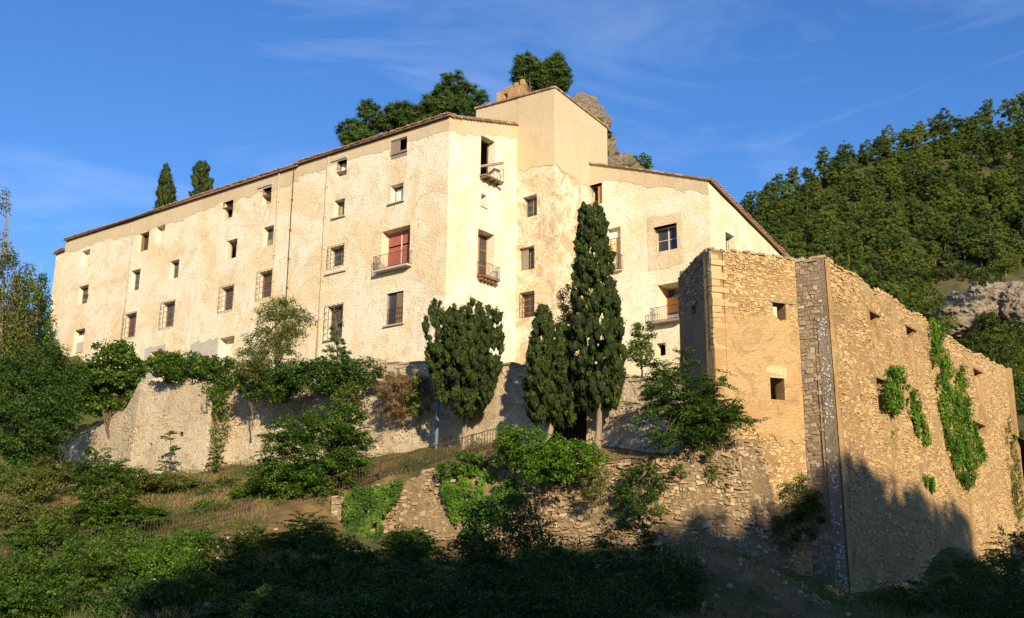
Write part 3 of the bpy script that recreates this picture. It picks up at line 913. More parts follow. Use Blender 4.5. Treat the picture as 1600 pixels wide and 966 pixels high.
pipe(frL, [(210, 350), (201, 440), (191, 530)], bld, 0.05)
# wall lamp by a window
mb = MB(); a, b = frL.pix(138, 463); fbox(mb, frL, a - .12, a + .12, b - .2, b + .15, 0.1, 0.35); fbox(mb, frL, a - .03, a + .03, b + .1, b + .16, -0.02, 0.12)
mb.build('wall_lamp', M['iron'], bld)

# end face openings
h = E_holes[0]
w = casement(frE, bld, h, 'wood', None, 0.62 - DEEP, 0, 0, 0.08)
mb = MB(); fbox(mb, frE, h[0] + .05, h[0] + (h[1] - h[0]) * .3, h[2], h[3] - .1, -0.68, -0.64); mb.build('door_leaf', M['wood'], w)
mb = MB()
z = h[2] - 0.02
for k in range(4):   # broken plank floor
    e0, e1 = 0.02 + 0.16 * k, 0.15 + 0.16 * k
    fbox(mb, frE, h[0] - 0.12 + 0.05 * (k % 2), h[1] + 0.35 - 0.12 * (k % 3), z - 0.09 - 0.015 * k, z - 0.01 * k, e0, e1)
bal = mb.build('balcony_floor', M['wood_grey'], bld)
for k in range(4):
    s = h[0] + (h[1] - h[0] + 0.2) * k / 3
    mb = MB(); fbox(mb, frE, s - 0.06, s + 0.06, z - 0.27, z - 0.16, -0.1, 0.5 + 0.1 * (k % 2)); mb.build('joist', M['wood'], bal)
mb = MB(); P = frE.P
s_ = h[1] + 0.25
for k in range(4): mb.tube([P(s_ - .5 * k * .7, z, 0.62), P(s_ - .5 * k * .7, z + 0.95 - .08 * k, 0.6)], 0.012, 4)
for hh in (0.35, 0.9): mb.tube([P(s_, z + hh, 0.0), P(s_, z + hh, 0.62), P(s_ - 1.2, z + hh + 0.15, 0.6)], 0.014, 4)
mb.tube([P(s_, z, 0.62), P(s_, z + .95, .62)], 0.016, 4)
mb.build('railing', M['iron'], bal)
mb = MB()
p0, p1 = P(h[0] + 0.1, z + 0.75, -0.3), P(h[1] + 0.1, z + 1.32, 0.75)
dr = (p1 - p0).normalized(); up = Vector((0, 0, 0.09)); sd = dr.cross(Vector((0, 0, 1))).normalized() * 0.08
mb.hexa([p0 - up - sd, p1 - up - sd, p1 - up + sd, p0 - up + sd, p0 + up - sd, p1 + up - sd, p1 + up + sd, p0 + up + sd])
mb.build('fallen_beam', M['wood_grey'], bal)
h = E_holes[1]; w = casement(frE, bld, h, 'wood', 'glass', 0.4, 0, 0, 0.04); sill(frE, w, h, 0.1, 0.08)
h = E_holes[2]
w = casement(frE, bld, h, 'wood_orange', 'glass', 0.68 - DEEP, 1, 2, 0.08)
balcony(frE, bld, h[0] - 0.1, h[1] + 0.1, h[2] + 0.02, 0.5, 0.95, 'wood', 0.1, corb=5, rails='iron')

# ------------------------------------------------------------------ stair tower
T0 = C0 + EDIR * sE1
frTl_far = Fr(T0, T0 - LDIR * 10)
sT = frTl_far.pix(866, 330)[0]
T1 = T0 - LDIR * sT
frTL = Fr(T1, T1 + LDIR * 12)
frTR = Fr(T1, T1 + EDIR * 9)
sTR = frTR.pix(921, 260)[0]
tower = thing('tower_block', 'tall square stair tower with smooth tan upper walls above flaking plaster', 'building', (T1.x, T1.y, ZB - 0.5))
tl = prof(frTL, [(866, 138), (762, 166)])
tr = prof(frTR, [(867, 138), (921, 180)])
TWIN = [((817, 839, 306, 339), 'cas'), ((811, 835, 386, 422), 'shut'), ((812, 835, 456, 496), 'grille')]
T_holes = [(*frTL.box(*b), 0.6) for b, k in TWIN]
mb = MB()
panel(mb, frTL, 0, sT, ZB - 7, lambda s: tl(s), T_holes, 0.35, 0.02)
panel(mb, frTR, 0, sTR + 2.5, ZB - 7, lambda s: tr(s), (), 0.35, 0.02)
mb.build('wall', M['patched'], tower, smooth=True)
mb = MB()
P = frTL.P
mb.quad(P(sT, ZB, 0), P(sT, tl(sT), 0), P(7.5, tl(7.5), 0), P(7.5, ZB, 0))
mb.quad(P(7.5, ZB, 0), P(7.5, tl(7.5), 0), P(7.5, tl(7.5), -8), P(7.5, ZB, -8))
zlo = frTL.pix(840, 492)[1]
zl = prof(frTL, [(865, 258), (845, 259), (820, 268), (809, 262)])
panel(mb, frTL, 0.0, sT - 0.005, ragged(zl, 2.2, 0.25, 0.9), lambda s: tl(s) - 0.01, (), 0.15, 0.008, d=0.035)
zr_ = prof(frTR, [(867, 256), (880, 270), (895, 280), (921, 293)])
panel(mb, frTR, 0.0, sTR + 2.5, ragged(zr_, 5.2, 0.25, 0.9), lambda s: tr(s) - 0.01, (), 0.15, 0.008, d=0.035)
mb.build('smooth_upper_render', M['band'], tower, smooth=True)
# corner strip hides the joint of the two renders
mb = MB()
zc = frTL.pix(866, 257)[1]
pc = frTL.P(0, 0, 0)
for z0, z1 in ((zc, tl(0) - .02),):
    a = frTL.P(0, z0, 0.035); b = frTR.P(0, z0, 0.035); c = Vector((pc.x, pc.y, z0)) + Vector((*(frTL.n + frTR.n), 0)) * 0.035
    mb.poly([a, c, c + Vector((0, 0, z1 - z0)), a + Vector((0, 0, z1 - z0))]); mb.poly([c, b, b + Vector((0, 0, z1 - z0)), c + Vector((0, 0, z1 - z0))])
mb.build('corner_render', M['band'], tower)
mb = MB()
c_ = frTL.P(-0.15, tl(0), 0.15)
def cap(fr, s0, s1, fn, th, ov, n):
    for k in range(n):
        a = s0 + (s1 - s0) * k / n; b = s0 + (s1 - s0) * (k + 1) / n - 0.01
        mb.tint = random.random()
        P = fr.P
        mb.hexa([P(a, fn(a), -0.35), P(b, fn(b), -0.35), P(b, fn(b), ov + .02 * (k % 2)), P(a, fn(a), ov + .02 * (k % 2)), P(a, fn(a) + th, -0.35), P(b, fn(b) + th, -0.35), P(b, fn(b) + th, ov), P(a, fn(a) + th, ov)])
cap(frTL, -0.12, 7.6, tl, 0.13, 0.14, 26)
cap(frTR, 0.0, sTR + 2.6, tr, 0.13, 0.14, 24)
roof_t = mb.build('roof_edge_tiles', M['tile'], tower); roof_t['kind'] = 'stuff'
mb = MB()
Q = lambda s, e, z: Vector((*(T1 + LDIR * s + EDIR * e), z))
mb.quad(Q(0, 0, tl(0)), Q(7.5, 0, tl(7.5)), Q(7.5, 8, tl(7.5) + 0.0), Q(0, 8, tr(8)))
mb.build('roof', M['tile'], tower)
h = T_holes[0]; w = casement(frTL, tower, h, 'wood_grey', 'glass', 0.3, 1, 2, 0.1)
h = T_holes[1]; w = casement(frTL, tower, h, 'wood_grey', 'glass', 0.3, 1, 3); mb = MB(); fbox(mb, frTL, (h[0] + h[1]) / 2 + .03, h[1] - .05, h[2] + .06, h[3] - .06, -0.3, -0.26); mb.build('shutter', M['wood_grey'], w)
h = T_holes[2]; w = casement(frTL, tower, h, 'wood_orange', 'glass', 0.3, 1, 3)
mb = MB(); grille(mb, frTL, h[0] + .02, h[1] - .02, h[2] + .02, h[3] - .02, 0.03, 5, 5); mb.build('grille', M['iron'], w)

# ------------------------------------------------------------------ right wing
W0 = T1 + EDIR * sTR
frW = Fr(W0, W0 - LDIR * 20)
sW = frW.pix(1109, 350)[0]
W1 = W0 - LDIR * sW
frWR = Fr(W1, W1 + EDIR * 22)
sWR = frWR.pix(1213, 400)[0]
wing = thing('side_wing', 'right hand gabled wing in cream plaster with two balconies', 'building', (W1.x, W1.y, ZB - 3))
wg = prof(frW, [(917, 256), (1000, 266), (1108, 282)])
wr = prof(frWR, [(1109, 286), (1213, 391)])
WWIN = [((920, 941, 288, 320), 'small'), ((949, 970, 356, 424), 'door'), ((1021, 1058, 352, 392), 'cas'), ((1028, 1061, 443, 503), 'bal'), ((1026, 1040, 536, 556), 'hole')]
W_holes = [(*frW.box(*b), {'bal': 1.6, 'cas': 0.65}.get(k, 0.55)) for b, k in WWIN]
WR_h = [(*frWR.box(1134, 1148, 366, 394), 0.5)]
mb = MB()
panel(mb, frW, 0, sW, ZB - 9, lambda s: wg(s), W_holes, 0.4, 0.012)
mb.build('wall', M['plaster_end'], wing, smooth=True)
mb = MB()
panel(mb, frWR, 0, 22, ZB - 6, lambda s: wr(s), WR_h, 0.5, 0.03)
mb.build('side_wall', M['plaster_end'], wing, smooth=True)
mb = MB()
wlow = prof(frW, [(921, 292), (940, 285), (962, 281), (990, 288), (1020, 291), (1060, 297), (1085, 300), (1107, 308)])
panel(mb, frW, 0.0, sW - 0.02, ragged(wlow, 9.2, 0.25, 0.8), lambda s: wg(s) - 0.01, [W_holes[0]], 0.14, 0.008, d=0.02, reveal=-0.005)
mb.build('render_band', M['band'], wing, smooth=True)
mb = MB()
# tan render around the casement
q = frW.box(1012, 1066, 336, 418)
panel(mb, frW, q[0], q[1], ragged(lambda s: q[2], 1.2, .2, 1.1), ragged(lambda s: q[3], 7.2, .2, 1.1), [W_holes[2]], 0.12, 0.008, d=0.02, reveal=-0.005)
mb.build('window_surround', M['surround'], wing, smooth=True)
mb = MB()
cap(frW, -0.0, sW + 0.2, wg, 0.12, 0.16, 34)
mb.build('verge_tiles', M['tile'], wing)['kind'] = 'stuff'
mb = MB()
Q = lambda e, s, z: Vector((*(W1 + EDIR * e + LDIR * s), z))
n_ = frWR.n * 0.3
mb.hexa([Q(-.1, -.3, wr(0)), Q(22, -.3, wr(22)), Q(22, sW, wr(22) + wg(0) - wg(sW)), Q(-.1, sW, wg(0)), Q(-.1, -.3, wr(0) + .1), Q(22, -.3, wr(22) + .1), Q(22, sW, wr(22) + wg(0) - wg(sW) + .1), Q(-.1, sW, wg(0) + .1)])
wroof = mb.build('roof', M['tile'], wing)
eave_tiles(frWR, 0.0, 22, wr, wroof, seed=9, out=0.4, rise=0.3)
mb = MB()
mb.quad(Q(22, 0, ZB - 6), Q(22, 0, wr(22)), Q(22, sW, wr(22)), Q(22, sW, ZB - 6))
mb.quad(Q(22, sW, ZB - 6), Q(22, sW, wr(22)), Q(0, sW, wg(0)), Q(0, sW, ZB - 6))
mb.build('back_wall', M['plaster'], wing)
h = W_holes[0]; w = casement(frW, wing, h, 'wood', None, 0.25, 1, 0); back(frW, w, h, 'wood', 0.3, 'shutter', (0, 0.3)); mb = MB(); fbox(mb, frW, h[0] + (h[1] - h[0]) * .55, h[1] - .06, h[2] + .1, h[3] - .1, -0.3, -0.26); mb.build('shutter', M['wood_orange'], w)
h = W_holes[1]; w = casement(frW, wing, h, 'wood_orange', 'cream_board', 0.25, 1, 2, 0.08); back(frW, w, h, 'white_paint', 0.2, 'fanlight', (0.8, 1.0))
balcony(frW, wing, h[0] - 0.1, h[1] + 0.15, h[2], 0.28, 1.1, 'cement', 0.1, nb=7)
h = W_holes[2]; w = casement(frW, wing, (h[0], h[1], h[2], h[3]), 'cream_board', 'glass', 0.36, 1, 1, 0.09)
h = W_holes[3]; w = casement(frW, wing, h, 'wood_orange', 'glass', 1.35 - DEEP, 1, 1, 0.1); back(frW, w, h, 'wood_orange', 1.22 - DEEP, 'blind', (0.35, 0.75)); back(frW, w, h, 'white_paint', 1.28 - DEEP, 'panel', (0, 0.3))
balcony(frW, wing, h[0] - 0.3, h[1] + 0.3, h[2], 0.6, 1.0, 'wood_grey', 0.12)
h = WR_h[0]; w = casement(frWR, wing, h, 'white_paint', 'glass', 0.4, 0, 0)

# ------------------------------------------------------------------ ruin
RA = plan(1113, 55.0, 480)
frRf0 = Fr(RA, RA + Vector((math.sin(R(69)), math.cos(R(69)))) * 12)
sRB = frRf0.pix(1246, 480)[0]
RB = RA + frRf0.t * sRB
frBand0 = Fr(RB, RB - LDIR * 8)
sRC = frBand0.pix(1287, 410)[0]
RC = RB - LDIR * sRC
frRr0 = Fr(RC, RC + EDIR * 60)
sRD = frRr0.pix(1572, 600)[0]
ZR = frRr0.pix(1287, 402)[1]
bt = 0.022
bC = (frBand0.n + frRr0.n) * bt
frRf = Fr(RA, RB, ZR, frRf0.n * 0.0, frRf0.n * 0.0)
frBand = Fr(RB, RC, ZR, (0, 0), bC)
frRr = Fr(RC, RC + EDIR * sRD, ZR, bC, frRr0.n * bt)
RG = RA + Vector((-math.sin(R(13)), math.cos(R(13)))) * 4.6
frRl = Fr(RA, RG, ZR)
ruin = thing('roofless_ruin', 'roofless rubble stone ruin with ragged wall tops and empty window openings', 'ruin', (RC.x, RC.y, -1.5))

def jag(fn, seed, amp=0.18, sc=1.6, step=0.35):
    def f(s):
        q = math.floor(s / step) * step
        return fn(s) + amp * fbm(q * sc, seed, 1.0, 3) + 0.06 * fbm(s * 6, seed, 2.0, 2)
    return f
tf = jag(prof(frRf, [(1113, 389), (1150, 392), (1200, 399), (1246, 406)]), 1.1, 0.10)
tb = jag(prof(frBand, [(1246, 407), (1262, 408), (1287, 401)]), 2.1, 0.12)
trr = jag(prof(frRr, [(1288, 402), (1310, 418), (1340, 432), (1357, 446), (1360, 458), (1366, 457), (1370, 450), (1400, 470), (1415, 484), (1425, 490), (1440, 492), (1458, 516), (1480, 524), (1500, 540), (1517, 551), (1522, 557), (1528, 552), (1550, 566), (1572, 577)]), 3.1, 0.16)
trl = jag(prof(frRl, [(1112, 388), (1100, 396), (1080, 412), (1070, 424), (1062, 428), (1060, 440)]), 4.1, 0.10)
Rf_h = [frRf.box(1208, 1227, 474, 508), frRf.box(1203, 1225, 591, 625)]
Rr_px = [(1360, 1370, 493, 538), (1418, 1428, 516, 577), (1369, 1381, 594, 648), (1424, 1434, 609, 622), (1467, 1478, 545, 561), (1523, 1532, 582, 630), (1518, 1538, 662, 676)]
Rr_h = [frRr.box(*b) for b in Rr_px]
Rl_h = [frRl.box(1080, 1087, 478, 492)]
mb = MB(); panel(mb, frRf, 0, sRB, -2.0, tf, Rf_h, 0.3, 0.05, reveal=0.7, thick=0.75); mb.build('front_wall', M['mortar'], ruin)
mb = MB(); panel(mb, frBand, 0, sRC, -2.5, tb, (), 0.3, 0.02, thick=0.75, caps=(False, False)); mb.build('buttress_wall', M['grey_mortar'], ruin)
mb = MB(); panel(mb, frRr, 0, sRD, -2.5, trr, Rr_h, 0.35, 0.06, reveal=0.7, thick=0.8, caps=(False, True)); mb.build('long_wall', M['mortar'], ruin)
mb = MB(); panel(mb, frRl, 0, frRl.L, 3.0, trl, Rl_h, 0.3, 0.05, reveal=0.6, thick=0.7, caps=(False, True)); mb.build('return_wall', M['dark_render'], ruin)
# inner walls added behind the openings so that these look dark
iA = RA + EDIR * 2.0 - frRf.n * 5.2; iB = RB + frRf.t * 3.2 - frRf.n * 5.2
fi = Fr(iA, iB); mb = MB(); panel(mb, fi, 0, fi.L, -1, ragged(lambda s: frRf.pix(1215, 545)[1] + 0.6, 2.0, .4, .6), (), 0.5, 0.05, thick=0.4); mb.build('added_inner_wall', M['mortar'], ruin)
iA = RC - frRr.n * 3.0 + EDIR * 1.5; fi = Fr(iA, iA + EDIR * (sRD - 3)); mb = MB(); panel(mb, fi, 0, fi.L, -1, ragged(lambda s: trr(s + 1.5) - 1.0, 6.0, .7, .4), (), 0.5, 0.05, thick=0.4); mb.build('added_inner_wall', M['mortar'], ruin)
# far return wall
mb = MB(); frRe = Fr(frRr.P(sRD, 0).xy, frRr.P(sRD, 0).xy + LDIR * 8, ZR); panel(mb, frRe, 0, 8, -1, ragged(lambda s: trr(sRD) - s * .4, 3.0, .4, 1), (), 0.5, 0.05, thick=0.7); mb.build('end_wall', M['mortar'], ruin)

zpl_hi = frRf.pix(1180, 505)[1]; zpl_lo = frRf.pix(1180, 690)[1]
pl_top = ragged(lambda s: zpl_hi, 5.5, 1.6, 0.45); pl_bot = ragged(lambda s: zpl_lo, 7.7, 1.5, 0.5)
mb = MB(); panel(mb, frRf, 0.02, sRB - 0.02, pl_bot, pl_top, [Rf_h[1]], 0.16, 0.03, d=0.055, reveal=0.0); mb.build('plaster_coat', M['ruin_plaster'], ruin, smooth=True)
def mask_front(s, z, r):
    if s < 0.8 and z > zq0 - 0.1: return False
    if z > pl_top(s) - 0.1 or z < pl_bot(s) + 0.1: return r.random() < 0.95
    return r.random() < 0.05
def mask_right(s, z, r):
    k = fbm(s * 0.3, z * 0.3, 8.5, 4)
    if s < 1.0 + 0.5 * k: return r.random() < 0.1
    return r.random() < 0.93
zq0 = frRf.pix(1114, 548)[1]
st = stones(frRf, 0.0, sRB, -1.5, tf, mask_front, (0.08, 0.18), (0.12, 0.42), (-0.01, 0.05), holes=Rf_h, seed=11, jit=0.34)
st_f = st
st_r = stones(frRr, 0.5, sRD, -1.5, trr, mask_right, (0.09, 0.20), (0.14, 0.50), (-0.015, 0.05), holes=Rr_h, seed=12, jit=0.36, skip=0.12)
zdk = frBand.pix(1275, 495)[1]
st_b = stones(frBand, 0.0, sRC - 0.25, -2.0, tb, lambda s, z, r: z > zdk or s < sRC * (0.68 + 0.2 * fbm(z * .8, 1.0, 2.0, 3)) or r.random() < 0.12, (0.12, 0.28), (0.2, 0.55), (0.0, 0.05), seed=13, jit=0.26)
st_l = stones(frRl, 0.0, frRl.L, frRl.pix(1100, 470)[1], trl, None, (0.1, 0.2), (0.15, 0.4), (0.02, 0.07), seed=14, holes=Rl_h)
add_stones(st_f + st_r, ruin, M['stone_ruin'], 250)
add_stones(st_b + st_l, ruin, M['stone_grey'], 40)
# quoins at the front left corner
mb = None
z = frRf.pix(1114, 545)[1]
k = 0
while z < tf(0.3) - 0.35:
    hq = random.uniform(0.24, 0.42); lq = random.uniform(0.75, 1.05) if k % 2 == 0 else random.uniform(0.35, 0.6)
    mb = MB(); mb.tint = random.uniform(0.25, 0.8); P = frRf.P; j_ = lambda a=0.03: random.uniform(-a, a)
    dq = 0.05 + random.uniform(-.01, 0.03)
    mb.hexa([P(-0.02, z + .01, -.3), P(lq, z + .01, -.3), P(lq + j_(.05), z + .015 + j_(), dq + j_(.015)), P(-0.02 + j_(), z + .015 + j_(), dq), P(-0.02, z + hq - .01, -.3), P(lq, z + hq - .01, -.3), P(lq + j_(.05), z + hq - .02 + j_(), dq - .01), P(-0.02 + j_(), z + hq - .02 + j_(), dq + j_(.015))])
    mb.build('quoin', M['stone_ruin'], ruin)
    z += hq; k += 1
# cap stones along the ragged tops
def capstones(fr, s0, s1, fn, seed, thick, mat, dens=0.33):
    r = random.Random(seed); s = s0; mb = MB()
    while s < s1:
        w_ = r.uniform(0.18, 0.5); h_ = r.uniform(0.07, 0.2)
        for (da, db) in ((0.06, -thick * 0.45), (-thick * 0.5, -thick - 0.02)):
            if r.random() < 0.8:
                mb.tint = min(1, max(0, r.gauss(0.45, 0.25)))
                zz = min(fn(s + .02), fn(s + w_ - .02)) - 0.05
                j = lambda: r.uniform(-0.05, 0.05)
                mb.hexa([fr.P(s + j(), zz, db), fr.P(s + w_ + j(), zz, db), fr.P(s + w_ + j(), zz, da + j()), fr.P(s + j(), zz, da + j()),
                         fr.P(s + j() + .03, zz + h_ + j(), db), fr.P(s + w_ + j() - .03, zz + h_ + j(), db), fr.P(s + w_ + j() - .03, zz + h_ + j(), da - .03 + j()), fr.P(s + j() + .03, zz + h_ + j(), da - .03 + j())])
        s += w_
    o = mb.build('capping_stones', mat, ruin); o['kind'] = 'stuff'
capstones(frRf, 0, sRB, tf, 1, 0.75, M['stone_grey'])
capstones(frBand, 0, sRC, tb, 2, 0.75, M['stone_grey'])
capstones(frRr, 0, sRD, trr, 3, 0.8, M['stone_ruin'])
capstones(frRl, 0, frRl.L, trl, 4, 0.7, M['stone_grey'])
# dark cement strip with white dabs on the buttress, clean outer edge strip on the long wall
mb = MB(); panel(mb, frBand, sRC * 0.64, sRC - 0.02, -2.4, ragged(lambda s: zdk, 1.7, .4, 2), (), 0.3, 0.01, d=0.045); mb.build('dark_render_strip', M['dark_render'], ruin)
mb = MB(); rr = random.Random(5)
for k in range(430):
    s = rr.uniform(sRC * 0.67, sRC - 0.08); z = rr.uniform(-1.5, zdk - 0.1)
    if fbm(s * 1.5, z * 0.6, 2.0, 3) < -0.12: continue
    a = rr.uniform(0.02, 0.06)
    mb.poly([frBand.P(s + a * rr.uniform(.5, 1.2) * math.cos(q), z + a * rr.uniform(.6, 1.3) * math.sin(q), 0.065 + 0.02 * math.cos(q * 3)) for q in (0.2, 1.2, 2.4, 3.3, 4.4, 5.5)])
mb.build('white_dabs', M['white_dab'], ruin)['kind'] = 'stuff'
mb = MB(); panel(mb, frRr, 0.005, 0.55, -2.4, lambda s: trr(s) - 0.1, (), 0.25, 0.02, d=0.07); mb.build('edge_render_strip', M['ruin_plaster'], ruin)
# timber lintel, arch stones, infill boards in the ruin's openings
mb = MB(); h = Rf_h[0]; fbox(mb, frRf, h[0] - 0.25, h[1] + 0.45, h[3] - 0.01, h[3] + 0.12, -0.5, 0.1); mb.build('lintel', M['wood_grey'], ruin)
mb = MB(); fbox(mb, frRf, h[1] + .01, h[1] + 0.22, h[2], h[3] - .02, -0.1, 0.06); mb.build('jamb_stone', M['ruin_plaster'], ruin)
h = Rf_h[1]
for k in range(5):
    a0 = h[0] - 0.2 + (h[1] - h[0] + 0.4) * k / 5; a1 = h[0] - 0.2 + (h[1] - h[0] + 0.4) * (k + 1) / 5 - 0.02
    arch = lambda s: 0.16 * (1 - ((s - (h[0] + h[1]) / 2) / ((h[1] - h[0]) / 2 + 0.2)) ** 2)
    mb = MB(); mb.tint = 0.8 + 0.1 * (k % 2)
    P = frRf.P
    zb_ = h[3] + 0.01; zt0 = h[3] + 0.5 + arch(a0); zt1 = h[3] + 0.5 + arch(a1)
    mb.hexa([P(a0, zb_, -.02), P(a1, zb_, -.02), P(a1, zb_, .06), P(a0, zb_, .06), P(a0, zt0, -.02), P(a1, zt1, -.02), P(a1, zt1, .06), P(a0, zt0, .06)])
    mb.build('arch_stone', M['stone_ruin'], ruin)
for k, (q0, q1) in ((0, (0, 0.62)), (1, (0.0, 0.8)), (5, (0, 0.85))):
    h = Rr_h[k]; mb = MB(); fbox(mb, frRr, h[0] + (h[1] - h[0]) * 0.3, h[1] - .003, h[2] + (h[3] - h[2]) * q0, h[2] + (h[3] - h[2]) * q1, -0.3, -0.1); mb.build('infill_panel', M['ruin_plaster'], ruin)
    mb = MB(); fbox(mb, frRr, h[0] - 0.2, h[1] + 0.4, h[3] + 0.01, h[3] + 0.13, -0.4, 0.14); mb.build('lintel', M['wood'], ruin)

# ------------------------------------------------------------------ retaining walls
class PolyFr:
    """continuous wall following a bent line; rows (px, distance, py of the top)"""
    def __init__(s, rows, batter=0.0):
        s.p = [plan(a, b, c) for a, b, c in rows]; s.zt_ = [at(a, c, b).z for a, b, c in rows]
        s.S = [0.0]
        for a, b in zip(s.p, s.p[1:]): s.S.append(s.S[-1] + (b - a).length)
        s.L = s.S[-1]; s.b = batter; s.zmax = max(s.zt_)
        ns = []
        for a, b in zip(s.p, s.p[1:]):
            t = (b - a).normalized(); n = Vector((t.y, -t.x)); n = n if n.dot(-a) > 0 else -n; ns.append(n)
        s.nn = [ns[0]] + [((x + y) / 2).normalized() for x, y in zip(ns, ns[1:])] + [ns[-1]]
        s.A = s.p[0]
    def top(s, u): return float(np.interp(u, s.S, s.zt_))
    def P(s, u, z, d=0.0):
        i = min(max(int(np.searchsorted(s.S, u)) - 1, 0), len(s.p) - 2)
        k = (u - s.S[i]) / (s.S[i + 1] - s.S[i])
        n = s.nn[i].lerp(s.nn[i + 1], min(1, max(0, k)))
        q = s.p[i].lerp(s.p[i + 1], k) + n * (d + s.b * max(0, s.zmax - z))
        return Vector((q.x, q.y, z))
    def u_at(s, px):
        us = np.linspace(0, s.L, 400); x = np.array([(lambda q: q.x / q.y)(s.P(v, 8.0)) for v in us])
        r_ = at(px, 650, 1.0).x; o = np.argsort(x); return float(np.interp(r_, x[o], us[o]))

TW = [(1062, 56.6), (960, 59.3), (830, 62.6), (690, 66.6), (560, 70.0), (346, 75.6)]
tw_top = {1062: 592, 960: 590, 830: 572, 690: 566, 560: 566, 346: 590}
ZTW = ZB - 0.05
twall = thing('terrace_wall', 'tall pale rubble retaining wall directly below the building', 'wall', (*plan(690, 66.6), 6.0))
fw = PolyFr([(x, d, tw_top[x]) for x, d in TW], 0.03)
top = ragged(fw.top, 0.5, 0.12, 1.5)
zg = at(890, 697, 60.5).z; zgt = at(890, 622, 60.5).z
gh = (fw.u_at(916), fw.u_at(858), zg, zgt) if fw.u_at(916) < fw.u_at(858) else (fw.u_at(858), fw.u_at(916), zg, zgt)
frG = fw
mb = MB(); panel(mb, fw, 0, fw.L, 3.0, top, [gh], 0.35, 0.10, thick=0.7, reveal=0.6); mb.build('wall_face', M['pale_mortar'], twall)
all_st = stones(fw, 0, fw.L, 3.5, top, lambda s, z, r: r.random() < (0.25 if fbm(s * .4, z * .4, 3.0, 3) > 0.02 else 0.8), (0.12, 0.25), (0.16, 0.5), (0.0, 0.06), holes=[gh], seed=20, jit=0.36)
mb = MB(); s_ = 0.0
while s_ < fw.L - 0.2:
    w_ = random.uniform(0.4, 0.9); mb.tint = random.random()
    e_ = min(s_ + w_ - 0.02, fw.L); zz = top(s_) + random.uniform(0, .04)
    mb.hexa([fw.P(s_, zz - .05, -.75), fw.P(e_, zz - .05, -.75), fw.P(e_, zz - .05, .08), fw.P(s_, zz - .05, .08), fw.P(s_, zz + .07, -.75), fw.P(e_, zz + .08, -.75), fw.P(e_, zz + .07, .07), fw.P(s_, zz + .06, .07)]); s_ += w_
mb.build('coping', M['stone_grey'], twall)['kind'] = 'stuff'
add_stones(all_st, twall, M['stone_pale'], 200)

# projecting buttressed stretch on the left
bwall = thing('bastion_wall', 'smooth pale projecting retaining wall stretch with two drain holes', 'wall', (*plan(280, 74), 7.0))
BW = [(346, 75.8, 598), (332, 73.6, 600), (222, 77.5, 594), (196, 79.5, 640), (150, 82.5, 668), (84, 86.5, 696)]
fb_ = PolyFr(BW, 0.06)
top = ragged(fb_.top, 7.5, 0.15, 1.2)
hl = []
for (a, y, d_) in ((238, 698, 77), (286, 680, 75.4)):
    u_ = fb_.u_at(a); z_ = at(a, y, d_).z; hl.append((u_ - .13, u_ + .13, z_ - .15, z_ + .15))
mb = MB(); panel(mb, fb_, 0, fb_.L, 4.5, top, hl, 0.35, 0.08, thick=0.8, reveal=0.4); mb.build('wall_face', M['pale_mortar'], bwall)
bst = stones(fb_, 0, fb_.L, 5.5, top, lambda s, z, r: r.random() < 0.55, (0.10, 0.22), (0.14, 0.45), (-0.01, 0.035), holes=hl, seed=40, jit=0.36)
add_stones(bst, bwall, M['stone_pale'], 60)

# lower wall along the path
lwall = thing('path_retaining_wall', 'coarse rubble retaining wall below the path and beside the ruin', 'wall', (*lw_plan[8], 2.0))
fl = PolyFr(LW, 0.08)
top = ragged(fl.top, 3.5, 0.3, 0.9)
mb = MB(); panel(mb, fl, 0, fl.L, -0.5, top, (), 0.35, 0.2, thick=0.6); mb.build('wall_face', M['rubble_mortar'], lwall)
lst = stones(fl, 0, fl.L, -0.3, top, lambda s, z, r: r.random() < (0.96 if fbm(s * .5, z * .5, 1.0, 3) < 0.12 else 0.75), (0.09, 0.26), (0.12, 0.52), (0.0, 0.12), seed=60, jit=0.42)
add_stones(lst, lwall, M['stone_mixed'], 300)

# upper terrace floor between wall and building
tp = [plan(x, d) for x, d in TW] + [plan(x, d) for x, d, _ in BW[2:]]
V = []; F = []
for k, p in enumerate(tp):
    b = (p - C0).dot(LDIR)
    q = C0 + LDIR * b - (LDIR.orthogonal() * 0)
    off = frL.n * -3.0
    xx, dd = (TW[k] if k < len(TW) else BW[k - len(TW) + 2][:2])
    yy = tw_top[xx] if k < len(TW) else BW[k - len(TW) + 2][2]
    zt = min(ZB - 0.35, at(xx, yy, dd).z - 0.3)
    V += [(p.x - frL.n.x * .3, p.y - frL.n.y * .3, zt), (q.x + off.x, q.y + off.y, zt)]
for k in range(len(tp) - 1): F.append((2 * k, 2 * k + 2, 2 * k + 3, 2 * k + 1))
o = link('terrace', np_mesh('terrace', V, F), None, M['ground']); o['kind'] = 'structure'

